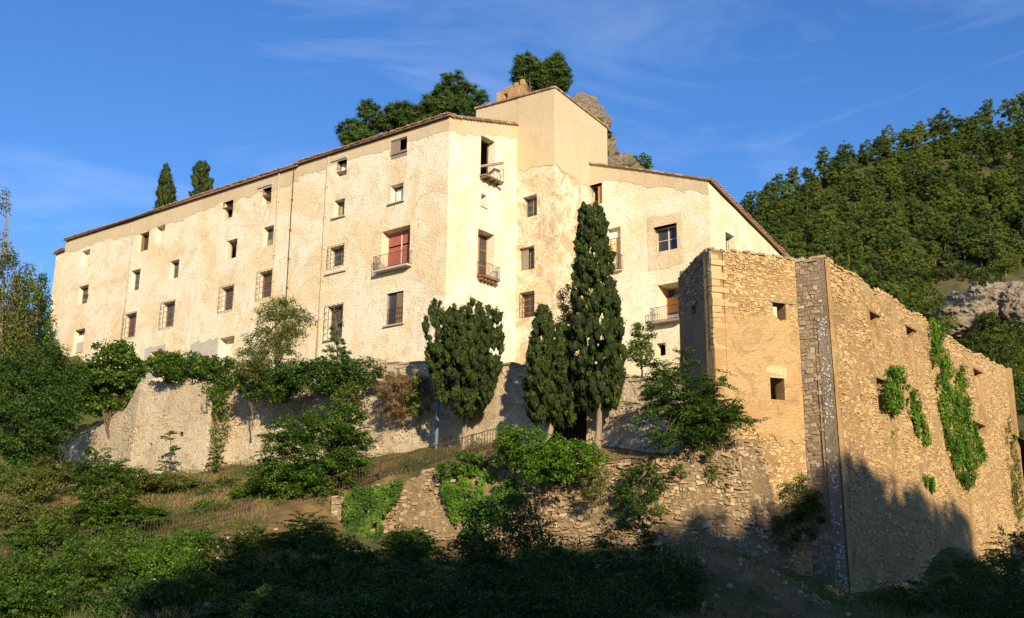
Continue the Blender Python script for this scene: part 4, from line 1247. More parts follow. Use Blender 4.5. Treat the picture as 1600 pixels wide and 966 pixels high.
# iron gate in the wall
gate = thing('iron_gate', 'dark iron bar gate in the terrace wall behind the cypresses', 'gate', frG.P(gh[0], gh[2]))
sm = (gh[0] + gh[1]) / 2
for a, b in ((gh[0] + .03, sm - .02), (sm + .02, gh[1] - .03)):
    mb = MB(); grille(mb, frG, a, b, gh[2] + .05, gh[3] - .1, -0.15, 8, 4, r=0.022); lf = mb.build('gate_leaf', M['iron'], gate)
mb = MB(); P = frG.P; zz0, zz1 = gh[2] - .3, gh[3]
a, b = gh[0], gh[1]
mb.quad(P(a, zz0, -.65), P(a, zz1, -.65), P(a, zz1, -5), P(a, zz0, -5)); mb.quad(P(b, zz0, -.65), P(b, zz1, -.65), P(b, zz1, -5), P(b, zz0, -5))
mb.quad(P(a, zz1, -.65), P(b, zz1, -.65), P(b, zz1, -5), P(a, zz1, -5)); mb.quad(P(a, zz0, -5), P(b, zz0, -5), P(b, zz1, -5), P(a, zz1, -5))
mb.build('added_passage', M['grey_mortar'], twall)  # box added behind the gate, deep enough that the opening stays dark
# blue pipe
mb = MB(); p0, p1 = at(684, 622, 65.2), at(680, 726, 65.0)
mb.tube([p0 + Vector((0, .6, .3)), p0, p1], 0.12, 10)
bp = mb.build('blue_pipe', M['pipe_blue'], None, True, org=p1)
tag(bp, 'blue grey downpipe running down the shaded terrace wall', 'pipe')
#@@VEG
# ------------------------------------------------------------------ knoll, rock, turret behind the building
KN = tps([(*at(250, 345, 108).xy, 33.0), (*at(520, 300, 104).xy, 33.5), (*at(700, 260, 102).xy, 35.0), (*at(860, 200, 100).xy, 37.5), (*at(960, 280, 98).xy, 34.5), (*at(1080, 340, 100).xy, 30), (*at(1200, 500, 120).xy, 22), (*at(1400, 700, 130).xy, 12),
          (*at(100, 480, 112).xy, 19), (*at(0, 600, 112).xy, 14), (*at(-100, 700, 115).xy, 9), (*at(700, 500, 88).xy, 20), (*at(400, 500, 96).xy, 20), (*at(950, 500, 86).xy, 22), (0, 150, 22), (-60, 150, 18), (50, 160, 10), (-100, 120, 8), (-90, 170, 2), (0, 200, 2)])
grid_mesh('knoll', np.arange(-95, 60, 2.0), np.arange(84, 200, 2.0), lambda x, y: np.where(y < 90, np.minimum(KN(x, y), 14), KN(x, y)), M['ground'], 0.8)

def rock_mesh(name, cx, rad, seed, amp, sc, sub=5, ridge=True):
    import bmesh
    bm = bmesh.new(); bmesh.ops.create_icosphere(bm, subdivisions=sub, radius=1.0)
    for v in bm.verts:
        d = v.co.copy()
        p = Vector((d.x * rad[0], d.y * rad[1], d.z * rad[2]))
        q = p * sc + Vector((seed, seed * 2, 0))
        n = mnoise.fractal(q, 0.9, 2.1, 6) + 0.12 * mnoise.cell(Vector((q.x * 1.6, q.y * 1.6, q.z * 3.0)))
        n += 0.35 * (1 - 2 * abs(mnoise.fractal(q * 2.6, 0.9, 2.1, 4))) + 0.22 * mnoise.fractal(q * 7, 0.8, 2.1, 3)
        v.co = p + d * n * amp
    me = bpy.data.meshes.new(name); bm.to_mesh(me); bm.free()
    return me

def rock(name, label, c, rad, seed, amp, sc, mat, sub=5, rot=0.0):
    me = rock_mesh(name, c, rad, seed, amp, sc, sub)
    o = link(name, me, None, mat, c); o.rotation_euler.z = rot
    tag(o, label, 'rock'); return o
rock('rock_pinnacle', 'tall rugged rock pinnacle rising behind the tower block', at(908, 236, 99), (3.1, 3.4, 5.3), 1.3, 0.7, 0.5, M['rock'], 6)
rock('rock_ledge', 'low stony rock ledge sloping down beside the pinnacle', at(950, 275, 97), (3.7, 3.0, 1.7), 4.3, 0.5, 0.6, M['rock'], 6)

tur = thing('stone_turret', 'small crenellated ochre turret peeping over the tower roof', 'turret', at(800, 180, 97))
fT = Fr(at(818, 150, 97).xy, at(776, 150, 99).xy); fT2 = Fr(at(818, 150, 97).xy, at(830, 150, 100).xy)
tz = at(797, 131, 97).z
mb = MB(); ah = fT.box(787, 793, 146, 160)
panel(mb, fT, 0, fT.L, tz - 6, tz, [ah], 0.3, 0.05, reveal=0.4); panel(mb, fT2, 0, fT2.L, tz - 6, tz, (), 0.4, 0.05)
o = Vector((0, 2.0, 0)); mb.quad(fT.P(fT.L, tz - 6), fT.P(fT.L, tz), fT.P(fT.L, tz) + o, fT.P(fT.L, tz - 6) + o)
mb.quad(fT.P(0, tz - .1), fT.P(fT.L, tz - .1), fT.P(fT.L, tz - .1) + o, fT.P(0, tz - .1) + o)
mb.build('wall', M['ruin_plaster'], tur)
for k, s in enumerate((0.05, 0.75, 1.35, 1.95)):
    mb = MB(); hh = (0.55, 0.4, 0.3, 0.25)[k]; fbox(mb, fT, s, s + 0.38, tz - 0.01, tz + hh, -0.35, 0.03); mb.build('merlon', M['ruin_plaster'], tur)
mb = MB(); fbox(mb, fT2, 0.6, 1.3, tz, tz + .45, -0.35, 0.03); mb.build('merlon', M['ruin_plaster'], tur)

# ------------------------------------------------------------------ foliage core
def unit(n, r):
    v = r.normal(size=(n, 3)); return v / (np.linalg.norm(v, axis=1, keepdims=True) + 1e-9)

def nrm(v): return v / (np.linalg.norm(v, axis=1, keepdims=True) + 1e-9)

def leaf_arrays(P, N, T, L, W, tint, fold=0.15):
    """diamond leaf: base, side, tip, side"""
    N = nrm(N); T = nrm(T - N * (T * N).sum(1, keepdims=True)); B = np.cross(N, T)
    L = np.asarray(L).reshape(-1, 1); W = np.asarray(W).reshape(-1, 1)
    a = P - T * L * 0.5; c = P + T * L * 0.5 - N * L * fold
    b = P + B * W * 0.5 + N * W * 0.1; d = P - B * W * 0.5 + N * W * 0.1
    V = np.stack([a, b, c, d], 1).reshape(-1, 3)
    n = len(P)
    F = (np.arange(n)[:, None] * 4 + np.arange(4)[None])
    return V, F, np.repeat(tint, 4)

def merge(parts):
    V = []; F = []; T = []; o = 0
    for v, f, t in parts:
        V.append(v); F.append(f + o); T.append(t); o += len(v)
    return np.concatenate(V), np.concatenate(F), np.concatenate(T)

def clumps_in(ells, n, r, shell=0.45, zmin=None):
    w = np.array([e[6] if len(e) > 6 else e[3] * e[4] * e[5] for e in ells], float); w /= w.sum()
    k = r.choice(len(ells), n, p=w)
    E = np.array([e[:6] for e in ells], float)[k]
    d = unit(n, r)
    rad = (shell ** 3 + (1 - shell ** 3) * r.random(n)) ** (1 / 3)
    return E[:, :3] + d * rad[:, None] * E[:, 3:6], d, E[:, :3]

def crown(ells, nclump, rc, nleaf, L, W, r, mode='ball', shell=0.45, squash=0.7, tvar=0.16, up=0.5):
    c, d, ctr = clumps_in(ells, nclump, r, shell)
    ct = np.clip(r.normal(0.5, tvar, nclump), 0, 1)
    rcs = rc * r.uniform(0.6, 1.35, nclump)
    idx = np.repeat(np.arange(nclump), nleaf)
    n = len(idx)
    u = unit(n, r); rad = (0.15 + 0.85 * r.random(n)) ** 0.5
    if mode == 'spray':
        # flat drooping fans reaching outwards
        out = d.copy(); out[:, 2] *= 0.35; out = nrm(out + r.normal(0, 0.25, out.shape) * [1, 1, 0.3])
        out[:, 2] -= 0.12
        side = nrm(np.cross(out, np.array([[0, 0, 1.0]])))
        upv = np.cross(side, out)
        x = u[:, 0] * rad * 1.5; y = u[:, 1] * rad * 0.75; z = u[:, 2] * rad * 0.16
        off = (out[idx] * x[:, None] + side[idx] * y[:, None] + upv[idx] * (z - 0.12 * x * x)[:, None]) * rcs[idx][:, None]
        P = c[idx] + off
        N = upv[idx] * 1.0 + unit(n, r) * 0.55
        T = out[idx] + side[idx] * np.sign(y)[:, None] * 0.8 + unit(n, r) * 0.3
    else:
        off = u * rad[:, None] * rcs[idx][:, None]; off[:, 2] *= squash
        P = c[idx] + off
        N = u * 0.6 + unit(n, r) * 0.7 + np.array([[0, 0, up]])
        T = unit(n, r)
    s = r.uniform(0.65, 1.3, n)
    t = np.clip(ct[idx] + r.normal(0, 0.16, n), 0, 1)
    return leaf_arrays(P, N, T, L * s, W * s, t), c

def cube_sphere(n=2):
    vid = {}; V = []; F = []
    def vtx(p):
        k = tuple(round(c, 5) for c in p)
        if k not in vid: vid[k] = len(V); V.append(np.array(p) / np.linalg.norm(p))
        return vid[k]
    for ax in range(3):
        for sg in (-1, 1):
            for i in range(n):
                for j in range(n):
                    q = []
                    for (a, b) in ((i, j), (i + 1, j), (i + 1, j + 1), (i, j + 1)):
                        p = [0, 0, 0]; p[ax] = sg; p[(ax + 1) % 3] = (2 * a / n - 1) * sg; p[(ax + 2) % 3] = 2 * b / n - 1
                        q.append(vtx(p))
                    F.append(q)
    return np.array(V), np.array(F)
CUB_V, CUB_F = cube_sphere(2)

def tuft_bodies(c, rad, tint, r, squash):
    n = len(c)
    V = CUB_V[None] * (rad[:, None, None] * (1 + 0.25 * r.normal(size=(n, len(CUB_V), 1)))); V[:, :, 2] *= squash
    V = V + c[:, None, :]
    F = CUB_F[None] + (np.arange(n) * len(CUB_V))[:, None, None]
    return V.reshape(-1, 3), F.reshape(-1, 4), np.repeat(tint, len(CUB_V))

def needles(ells, nclump, rc, nper, L, W, r, shell=0.5, tvar=0.16, squash=0.6, body=0.42):
    """pine: tufts of narrow blades pointing out and up"""
    c, d, ctr = clumps_in(ells, nclump, r, shell)
    ct = np.clip(r.normal(0.5, tvar, nclump), 0, 1)
    idx = np.repeat(np.arange(nclump), nper); n = len(idx)
    rcs = rc * r.uniform(0.6, 1.3, nclump)
    u = unit(n, r); rad = r.random(n) ** 0.45
    off = u * (rad * rcs[idx])[:, None]; off[:, 2] *= squash
    P = c[idx] + off
    T = u + d[idx] * 0.5 + np.array([[0, 0, 0.55]]) + unit(n, r) * 0.4
    N = unit(n, r) + np.array([[0, 0, 0.3]])
    s = r.uniform(0.7, 1.3, n)
    t = np.clip(ct[idx] + r.normal(0, 0.14, n), 0, 1)
    A = leaf_arrays(P, N, T, L * s, W * s, t, 0.05)
    if body: A = merge([A, tuft_bodies(c, rcs * body, np.clip(ct - 0.1, 0, 1), r, squash)])
    return A, c

def limbs(mb, base, targets, r0, r, trunk_top=None, tr=None, n=6):
    base = Vector(base)
    top = Vector(trunk_top) if trunk_top is not None else base + Vector((0, 0, 1))
    k = 6; pts = []; rad = []
    for j in range(k + 1):
        t = j / k
        p = base.lerp(top, t) + Vector((r.normal(0, 0.05), r.normal(0, 0.05), 0)) * (top - base).length * 0.25 * (0 < j < k)
        pts.append(p); rad.append(r0 * (1 - 0.75 * t) * (1.35 if j == 0 else 1))
    mb.tube(pts, rad, 8)
    for q in targets:
        q = Vector(q); t = r.uniform(0.25, 0.95)
        i = min(int(t * k), k - 1); p = pts[i].lerp(pts[i + 1], t * k - i)
        m = p.lerp(q, 0.5) + Vector((r.normal(0, .1), r.normal(0, .1), r.uniform(0.0, 0.2))) * (q - p).length * 0.5
        rr_ = r0 * (1 - 0.75 * t) * 0.5
        mb.tube([p, p.lerp(m, .5) + Vector((0, 0, .02)), m, q], [rr_, rr_ * .75, rr_ * .5, rr_ * .15], 5, cap=False)

def plant(name, label, cat, base, ells, mat, seed, nclump=120, rc=0.45, nleaf=40, L=0.14, W=0.08, mode='ball', shell=0.45, squash=0.7, stem=0.12, nlimb=14, bark='bark', top=None, group=None, trunk_name='trunk', crown_name='crown', kind='leaf', extra=None, fill=0.4, up=0.5, tvar=0.16):
    r = np.random.default_rng(seed)
    t = thing(name, label, cat, tuple(base), group)
    if kind == 'needle': A, c = needles(ells, nclump, rc, nleaf, L, W, r, shell, tvar, squash)
    else: A, c = crown(ells, nclump, rc, nleaf, L, W, r, mode, shell, squash, tvar, up)
    if fill and mode == 'spray' and kind == 'leaf' and nclump > 100 and mat != 'leaf_dark':
        A2, _ = crown(ells, int(nclump * fill), rc * 0.8, nleaf, L * 0.95, W, r, 'ball', 0.2, 0.6, tvar, up)
        A = merge([A, A2])
    if extra is not None: A = merge([A] + extra)
    link(crown_name, np_mesh(crown_name, A[0], A[1], A[2], tuple(base)), t, M[mat])
    if stem:
        mb = MB()
        tt = top if top is not None else np.mean([e[:3] for e in ells], axis=0)
        pick = c[r.choice(len(c), min(nlimb, len(c)), replace=False)]
        limbs(mb, base, pick, stem, r, tt)
        mb.build(trunk_name, M[bark], t, smooth=True)
    return t

def pe(px, py, D, wpx, hpx, depth=None, w=None):
    """ellipsoid from a pixel centre and pixel size at distance D"""
    p = at(px, py, D); k = D / FPX * 1.02
    rx, rz = wpx * 0.5 * k, hpx * 0.5 * k
    e = (p.x, p.y, p.z, rx, depth or rx, rz)
    return e if w is None else e + (w,)

def on_ground(px, D, py=800):
    p = at(px, py, D); return Vector((p.x, p.y, gz(p.x, p.y) - 0.1))

# ------------------------------------------------------------------ cypresses
import bmesh
_bm = bmesh.new(); bmesh.ops.create_icosphere(_bm, subdivisions=1, radius=1.0)
ICO_V = np.array([tuple(v.co) for v in _bm.verts]); ICO_F = np.array([[v.index for v in f.verts] for f in _bm.faces]); _bm.free()
def spindle(name, label, px0, px1, py0, py1, D, prof_, seed, mat='cypress', ncl=320, per=70, base_py=None, base_px=None, rc=0.34, L=0.17, lobes=None, group=None, trunk_r=0.17, lean=0.0):
    r = np.random.default_rng(seed)
    cx = (px0 + px1) / 2
    top = at(cx + lean, py0, D); bot = at(cx, py1, D)
    base = at(base_px or cx, base_py or py1 + 40, D)
    t = thing(name, label, 'tree', tuple(base), group)
    H = top.z - bot.z; Rm = (px1 - px0) / 2 * D / FPX
    if lobes is None: lobes = [(0.0, 0.0, 0.0, 1.0, 1.0)]     # dx, dy (radii), z0, z1, width
    parts = []; PV = []; PF = []; PT = []; off0 = 0
    for (lx, ly, z0, z1, wd) in lobes:
        n = int(ncl * wd * (z1 - z0))
        h = r.random(n) ** 0.9
        ph = r.uniform(0, 2 * math.pi, n)
        pr_ = np.interp(h, np.linspace(0, 1, len(prof_)), prof_)
        rad = pr_ * Rm * wd * (0.28 + 0.75 * r.random(n) ** 0.45)
        zc = bot.z + (z0 + h * (z1 - z0)) * H
        ax = bot.x + (top.x - bot.x) * h + lx * Rm; ay = bot.y + (top.y - bot.y) * h + ly * Rm
        c = np.stack([ax + np.cos(ph) * rad, ay + np.sin(ph) * rad, zc], 1)
        d = np.stack([np.cos(ph), np.sin(ph), np.zeros(n)], 1)
        ct = np.clip(r.normal(0.45, 0.2, n), 0, 1)
        rcs = rc * (0.5 + 0.8 * r.random(n) ** 1.4) * (0.62 + 0.38 * pr_)
        # solid plumes: upright teardrops, rounded at the top and leaning outwards
        for k in range(n):
            q = ICO_V * rcs[k] * (0.9 + 0.22 * r.normal(size=(len(ICO_V), 1)))
            zz = ICO_V[:, 2:3]
            q = np.concatenate([q[:, :2] * np.clip(0.85 + 0.35 * zz, 0.35, 1.15), q[:, 2:3] * 1.55], 1)
            q = q + d[k] * (0.25 * zz * rcs[k]) + c[k]
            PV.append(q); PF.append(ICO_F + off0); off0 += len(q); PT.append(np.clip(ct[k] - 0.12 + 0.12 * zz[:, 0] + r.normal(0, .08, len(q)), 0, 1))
        idx = np.repeat(np.arange(n), per)
        u = unit(len(idx), r)
        off = u * ((0.85 + 0.5 * r.random(len(idx))) * rcs[idx])[:, None]
        off[:, :2] *= np.clip(0.85 + 0.35 * u[:, 2:3], 0.35, 1.15); off[:, 2] *= 1.55
        off += d[idx] * (0.25 * u[:, 2] * rcs[idx])[:, None]
        P = c[idx] + off
        N = u * 1.2 + unit(len(idx), r) * 0.5
        T = np.array([[0, 0, 1.0]]) + u * 0.8 + unit(len(idx), r) * 0.4
        s = r.uniform(0.5, 1.3, len(idx))
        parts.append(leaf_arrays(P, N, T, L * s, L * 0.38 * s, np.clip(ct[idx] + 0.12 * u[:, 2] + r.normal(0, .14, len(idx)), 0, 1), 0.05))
    A = merge(parts)
    link('crown', np_mesh('crown', A[0], A[1], A[2], tuple(base)), t, M[mat])
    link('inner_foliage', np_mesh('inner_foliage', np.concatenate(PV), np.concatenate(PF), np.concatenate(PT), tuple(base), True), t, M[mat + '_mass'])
    mb = MB()
    mid = bot + Vector((0, 0, H * 0.25))
    mb.tube([base - Vector((0, 0, .4)), base + Vector((0.02, 0, .1)), base.lerp(bot, .5) + Vector((.05, 0, 0)), bot, mid], [trunk_r * 1.5, trunk_r * 1.2, trunk_r, trunk_r * .85, trunk_r * .5], 9)
    mb.build('trunk', M['bark_pale'], t, smooth=True)
    return t

PC = [0.5, 0.78, 0.93, 1.0, 0.98, 0.93, 0.86, 0.8, 0.74, 0.69, 0.64, 0.57, 0.5, 0.34]
spindle('cypress', 'tallest slender cypress standing before the right wing', 892, 981, 325, 640, 57.6, PC, 101, base_py=700, base_px=933, ncl=820, per=38, lean=-12, rc=0.25, L=0.15)
spindle('cypress', 'medium pointed cypress to the left of the tallest one', 820, 906, 480, 662, 58.6, [0.5, 0.85, 1, 1, 0.95, 0.85, 0.7, 0.62, 0.5, 0.2], 102, base_py=695, base_px=852, ncl=640, per=38, rc=0.22, L=0.15,
        lobes=[(-0.35, 0, 0.0, 1.0, 0.68), (0.38, -0.1, 0.0, 0.82, 0.66)])
spindle('cypress', 'broad many lobed cypress in front of the terrace wall', 662, 788, 470, 652, 63.5, [0.3, 0.6, 0.82, 0.95, 1, 1, 0.98, 0.9, 0.75, 0.4], 103, base_py=706, base_px=724, ncl=430, per=38, rc=0.23, L=0.15,
        lobes=[(-0.70, -.1, 0.34, 0.97, 0.30), (-0.40, -.35, 0.16, 0.86, 0.34), (-0.14, -.2, 0.02, 0.93, 0.34), (0.06, -.45, 0.0, 0.80, 0.34), (0.24, -.15, 0.03, 1.0, 0.34), (0.48, -.4, 0.12, 0.80, 0.32), (0.72, -.05, 0.36, 0.93, 0.28),
               (-0.5, -.45, 0.10, 0.58, 0.34), (0.0, -.6, 0.0, 0.55, 0.36), (0.5, -.5, 0.10, 0.55, 0.34), (0.0, 0.25, 0.02, 0.90, 0.6)])
spindle('cypress', 'small dark pointed cypress behind the left roof', 244, 275, 259, 345, 108, [0.8, 1, 1, 0.9, 0.7, 0.4, 0.1], 104, ncl=220, per=36, rc=0.32, L=0.2, group='cypresses behind the roof')
spindle('cypress', 'rounder olive toned cypress behind the left roof', 297, 333, 256, 335, 108, [0.8, 0.95, 1, 0.98, 0.9, 0.8, 0.4], 105, ncl=220, per=36, rc=0.32, L=0.2, group='cypresses behind the roof')

# ------------------------------------------------------------------ pines on the knoll
def pine(label, ells_px, D, base, seed, mat='pine', ncl=220, group='pines on the knoll'):
    ells = [pe(a, b, D + q, w, h) for (a, b, w, h, q) in ells_px]
    return plant('pine_tree', label, 'tree', base, ells, mat, seed, nclump=int(ncl * 1.5), rc=0.52, nleaf=64, L=0.26, W=0.05, kind='needle', shell=0.35, stem=0.2, nlimb=22, group=group, squash=0.6)
pine('lowest leftmost pine leaning over the main roof', [(548, 205, 44, 40, 0), (578, 180, 42, 56, 1), (560, 220, 60, 40, 0), (590, 205, 40, 50, 2)], 103, at(570, 300, 103), 201, ncl=200)
pine('middle pine with a low dome above the main roof', [(628, 178, 56, 40, 0), (610, 195, 50, 40, 1), (650, 188, 50, 44, -1)], 103, at(630, 290, 103), 202, ncl=180)
pine('tall dense pine left of the small turret', [(708, 134, 54, 50, 0), (690, 165, 70, 50, 0), (738, 155, 54, 44, 1), (715, 180, 90, 40, 0), (672, 178, 50, 40, -1)], 102, at(712, 270, 102), 203, ncl=330)
pine('left of the two pines crowning the rock', [(824, 104, 44, 44, 0), (812, 118, 36, 36, 0), (838, 125, 50, 46, 1)], 102, at(832, 190, 102), 204, ncl=190)
pine('right of the two pines crowning the rock', [(868, 106, 42, 50, 0), (878, 125, 36, 44, 0), (862, 135, 50, 36, 1), (850, 112, 30, 40, 1)], 103, at(862, 190, 103), 205, ncl=200)
plant('shrub', 'green shrub growing on the rock ledge above the wing roof', 'shrub', at(1005, 275, 96), [pe(1000, 255, 96, 38, 26)], 'leaf_bright', 206, 40, 0.4, 40, 0.2, 0.12, stem=0.05, nlimb=6)
for k, (a, b) in enumerate(((938, 222), (948, 212), (935, 190), (943, 240))):
    plant('rock_shrub', ['dark shrub clinging low on the pinnacle', 'small shrub on the right edge of the pinnacle', 'shrub in a cleft high on the pinnacle', 'shrub at the foot of the pinnacle'][k], 'shrub', at(a, b + 6, 95.5), [pe(a, b, 95.5, 18, 12)], 'leaf_olive', 210 + k, 14, 0.25, 30, 0.15, 0.07, stem=0, group='shrubs on the pinnacle')

# ------------------------------------------------------------------ far pine hill
def crest(u): return float(np.interp(u, [1000, 1150, 1220, 1280, 1330, 1380, 1500, 1600, 1800, 2300], [440, 352, 310, 282, 262, 245, 212, 190, 150, 90]))
def hill_pt(u, t):
    yb = 720; py = yb + (crest(u) - yb) * t; D = 125 + 115 * t
    return at(u, py, D)
us = np.linspace(1000, 2300, 66); ts = np.linspace(-0.15, 1.0, 32)
V = []; F = []
for t in ts:
    for u in us:
        p = hill_pt(u, t); V.append((p.x, p.y, p.z + 1.2 * fbm(p.x * .06, p.y * .06, 1, 4)))
for t in (1, 2, 3):
    for u in us:
        p = hill_pt(u, 1.0); V.append((p.x + 20 * t, p.y + 60 * t, p.z - 22 * t * t * .6))
nu = len(us); nv = len(ts) + 3
for j in range(nv - 1):
    for i in range(nu - 1): F.append((j * nu + i, j * nu + i + 1, (j + 1) * nu + i + 1, (j + 1) * nu + i))
o = link('pine_hill', np_mesh('pine_hill', V, F, smooth=True), None, M['hillsoil']); o['kind'] = 'structure'

variants = []
for k in range(5):
    r = np.random.default_rng(300 + k)
    H = 1.0
    ells = []
    nl = 4 + k % 3
    for j in range(nl):
        a = r.uniform(0, 6.28); q = r.uniform(0.05, 0.26) * (1.2 - 0.5 * j / nl)
        ells.append((math.cos(a) * q, math.sin(a) * q, 0.40 + 0.44 * j / (nl - 1), 0.34 - 0.15 * j / nl, 0.34 - 0.15 * j / nl, 0.19))
    A, c = needles(ells, 120, 0.082, 80, 0.040, 0.010, r, 0.4, 0.2, 0.55, 0.5)
    cme = np_mesh('hill_pine_crown', A[0], A[1], A[2]); cme.materials.append(M['hillpine'])
    mb = MB(); limbs(mb, (0, 0, -0.08), c[:9], 0.022, r, (r.normal(0, .05), r.normal(0, .05), 0.85))
    tme = mb.mesh('hill_pine_trunk', smooth=True); tme.materials.append(M['bark_pale'])
    variants.append((cme, tme))
hr = random.Random(77)
def in_rock(u, py): return 1462 < u < 1640 and 432 < py < 512
cnt = 0
spots = []
for row in range(27):
    t = 0.12 + row * 0.0338
    u = 1085 + hr.uniform(0, 20)
    while u < 1622:
        p = hill_pt(u, min(1, t + hr.uniform(-.015, .015)))
        py = 720 + (crest(u) - 720) * t
        vis = py < np.interp(u, [1100, 1215, 1290, 1572, 1580, 1600], [330, 430, 440, 600, 760, 900]) + 18
        if vis and not in_rock(u, py) and not (py > 430 and u > 1440 and hr.random() < 0.35): spots.append((p, u, py, t))
        u += hr.uniform(17, 28)
hr.shuffle(spots); spots = spots[:299]
for p, u, py, t in spots:
    cme, tme = variants[hr.randrange(5)]
    s = hr.choice([hr.uniform(4.4, 6.0), hr.uniform(5.5, 7.2), hr.uniform(6.2, 8.2)])
    o = bpy.data.objects.new('hill_pine', cme); C.objects.link(o)
    o.location = p + Vector((0, 0, -0.2)); o.scale = (s * hr.uniform(.68, .92), s * hr.uniform(.68, .92), s); o.rotation_euler = (hr.uniform(-.06, .06), hr.uniform(-.06, .06), hr.uniform(0, 6.28))
    tag(o, 'round crowned pine in the dense wood on the far hillside', 'tree', 'pines of the hillside wood')
    if py > 330:
        q = bpy.data.objects.new('trunk', tme); C.objects.link(q); q.parent = o
# pale cliff in the wood
for k, (a, b, D, rx, rz, sd) in enumerate(((1510, 486, 158, 4.6, 2.4, 3.1), (1560, 470, 162, 4.4, 3.0, 6.4), (1605, 482, 158, 4.0, 3.4, 9.7), (1495, 512, 154, 3.0, 1.2, 12.2))):
    rock('hill_rock', ['left part of the pale cliff in the pine wood', 'highest part of the pale cliff in the pine wood', 'pale cliff part cut by the right picture edge', 'low pale rock shelf under the cliff'][k], at(a, b, D), (rx, 3.5, rz), sd, 0.8, 0.35, M['rock_hill'], 5)
for k, (a, b, w, h) in enumerate(((1452, 470, 52, 44), (1540, 432, 60, 26), (1585, 525, 60, 50), (1520, 540, 70, 40), (1575, 560, 60, 50), (1590, 620, 50, 80), (1470, 505, 50, 30), (1545, 500, 36, 24), (1590, 700, 40, 60), (1500, 425, 50, 26), (1460, 430, 40, 24), (1570, 415, 50, 24))):
    D = 150 if b < 540 else 118
    plant('hill_shrub', ['round dark shrub left of the cliff', 'flat shrub on top of the cliff', 'shrub beneath the cliff at the right edge', 'wide shrub below the cliff', 'shrub just beyond the ruin end', 'tall dark shrub beyond the end of the ruin', 'green shrub over the ruin wall top', 'shrub in the middle of the cliff', 'lowest shrub beyond the ruin end', 'shrub on the open ground above the cliff', 'shrub at the left end of the open ground', 'shrub on the open ground at the right edge'][k], 'shrub', at(a, b + h / 2, D), [pe(a, b, D, w, h)], 'hillpine', 320 + k, 60, 0.55, 46, 0.30, 0.10, kind='leaf', stem=0.08, nlimb=6, group='shrubs around the cliff')
#@@VEG2
# ------------------------------------------------------------------ bank with trees behind the camera: throws the evening shade over the foot of the slope
sunh = Vector((math.sin(SUN_AZ), math.cos(SUN_AZ), 0)); lat = Vector((-sunh.y, sunh.x, 0))
edge = [(200, 1010, 42), (240, 935, 44), (300, 862, 50), (400, 842, 54), (480, 812, 58), (560, 850, 57), (650, 868, 56), (760, 872, 54), (900, 862, 53), (1000, 815, 53.5), (1100, 812, 54.0), (1200, 775, 56)]
pts = [at(*p) for p in edge]
for px, py in ((1328, 684), (1365, 742), (1400, 748), (1440, 772), (1490, 778), (1508, 800), (1520, 872), (1552, 872), (1562, 836), (1590, 826)):
    a, b = frRr.pix(px, py); pts.append(frRr.P(a, b))
la = np.array([p.dot(lat) for p in pts])
hb = np.array([p.z - math.tan(SUN_EL) * p.dot(sunh) for p in pts])     # height of the shade edge where the sun plane meets the camera
od = np.argsort(la); la = la[od]; hb = hb[od]
BACK = 34.0       # metres behind the camera, towards the sun
def shade_h(a, b): return float(np.interp(a, la, hb)) + b * math.tan(SUN_EL)
V = []; F = []
aa = np.linspace(la[0] - 6, la[-1] + 60, 60); rows = [(-6, -3.0), (4, -3.5), (12, 0), (20, 6), (28, None), (38, None), (60, None), (120, None)]
for bd, zz in rows:
    for a in aa:
        top = min(shade_h(min(max(a + e_, la[0]), la[-1]), BACK) for e_ in (-2, 0, 2)) - 4.5
        e = min(1, max(0, (a - la[0] + 4) / 8))
        z = zz if zz is not None else {28: top * 0.75, 38: top, 60: top + 1, 120: -9}[bd]
        z = -5 + (z + 5) * e
        p = lat * a + sunh * bd; V.append((p.x, p.y, z + 0.4 * fbm(p.x * .1, p.y * .1, 2, 3)))
n = len(aa)
for j in range(len(rows) - 1):
    for i in range(n - 1): F.append((j * n + i, j * n + i + 1, (j + 1) * n + i + 1, (j + 1) * n + i))
o = link('opposite_bank', np_mesh('opposite_bank', V, F, smooth=True), None, M['ground']); o['kind'] = 'structure'
r = np.random.default_rng(500)
sme = []
for k in range(3):
    ells = [(0, 0, 5.6, 2.0, 2.0, 1.9), (0.9, .3, 4.6, 1.7, 1.7, 1.7), (-.9, -.2, 4.4, 1.7, 1.7, 1.7), (0.1, .8, 3.2, 2.1, 2.1, 1.6), (0, -.5, 2.0, 2.0, 2.0, 1.5)]
    A, c = crown(ells, 150, 0.6, 60, 0.34, 0.24, r, 'ball', 0.3)
    cm = np_mesh('bank_tree_crown', A[0], A[1], A[2]); cm.materials.append(M['leaf_dark'])
    mb = MB(); limbs(mb, (0, 0, -2.5), c[:14], 0.2, r, (0, 0, 5.5)); tm = mb.mesh('bank_tree_trunk', smooth=True); tm.materials.append(M['bark'])
    sme.append((cm, tm))
a = la[0] + 1.0; k = 0
while a < la[-1] + 8:
    b = BACK + 2 * math.sin(k * 2.1)
    top = min(shade_h(min(a + e_, la[-1]), b) for e_ in (-1.8, 0, 1.8))
    # the crowns stand a little under the edge where the photograph shows a gap
    p = lat * a + sunh * b
    t = thing('bank_tree', 'broad leafy tree on the bank behind the viewer', 'tree', (p.x, p.y, top - 7.3), 'trees on the bank behind the viewer')
    cm, tm = sme[k % 3]
    for nm, me in (('crown', cm), ('trunk', tm)):
        q = bpy.data.objects.new(nm, me); C.objects.link(q); q.parent = t
    t.rotation_euler.z = k * 1.3
    a += 1.9 + 0.5 * math.sin(k * 1.7); k += 1

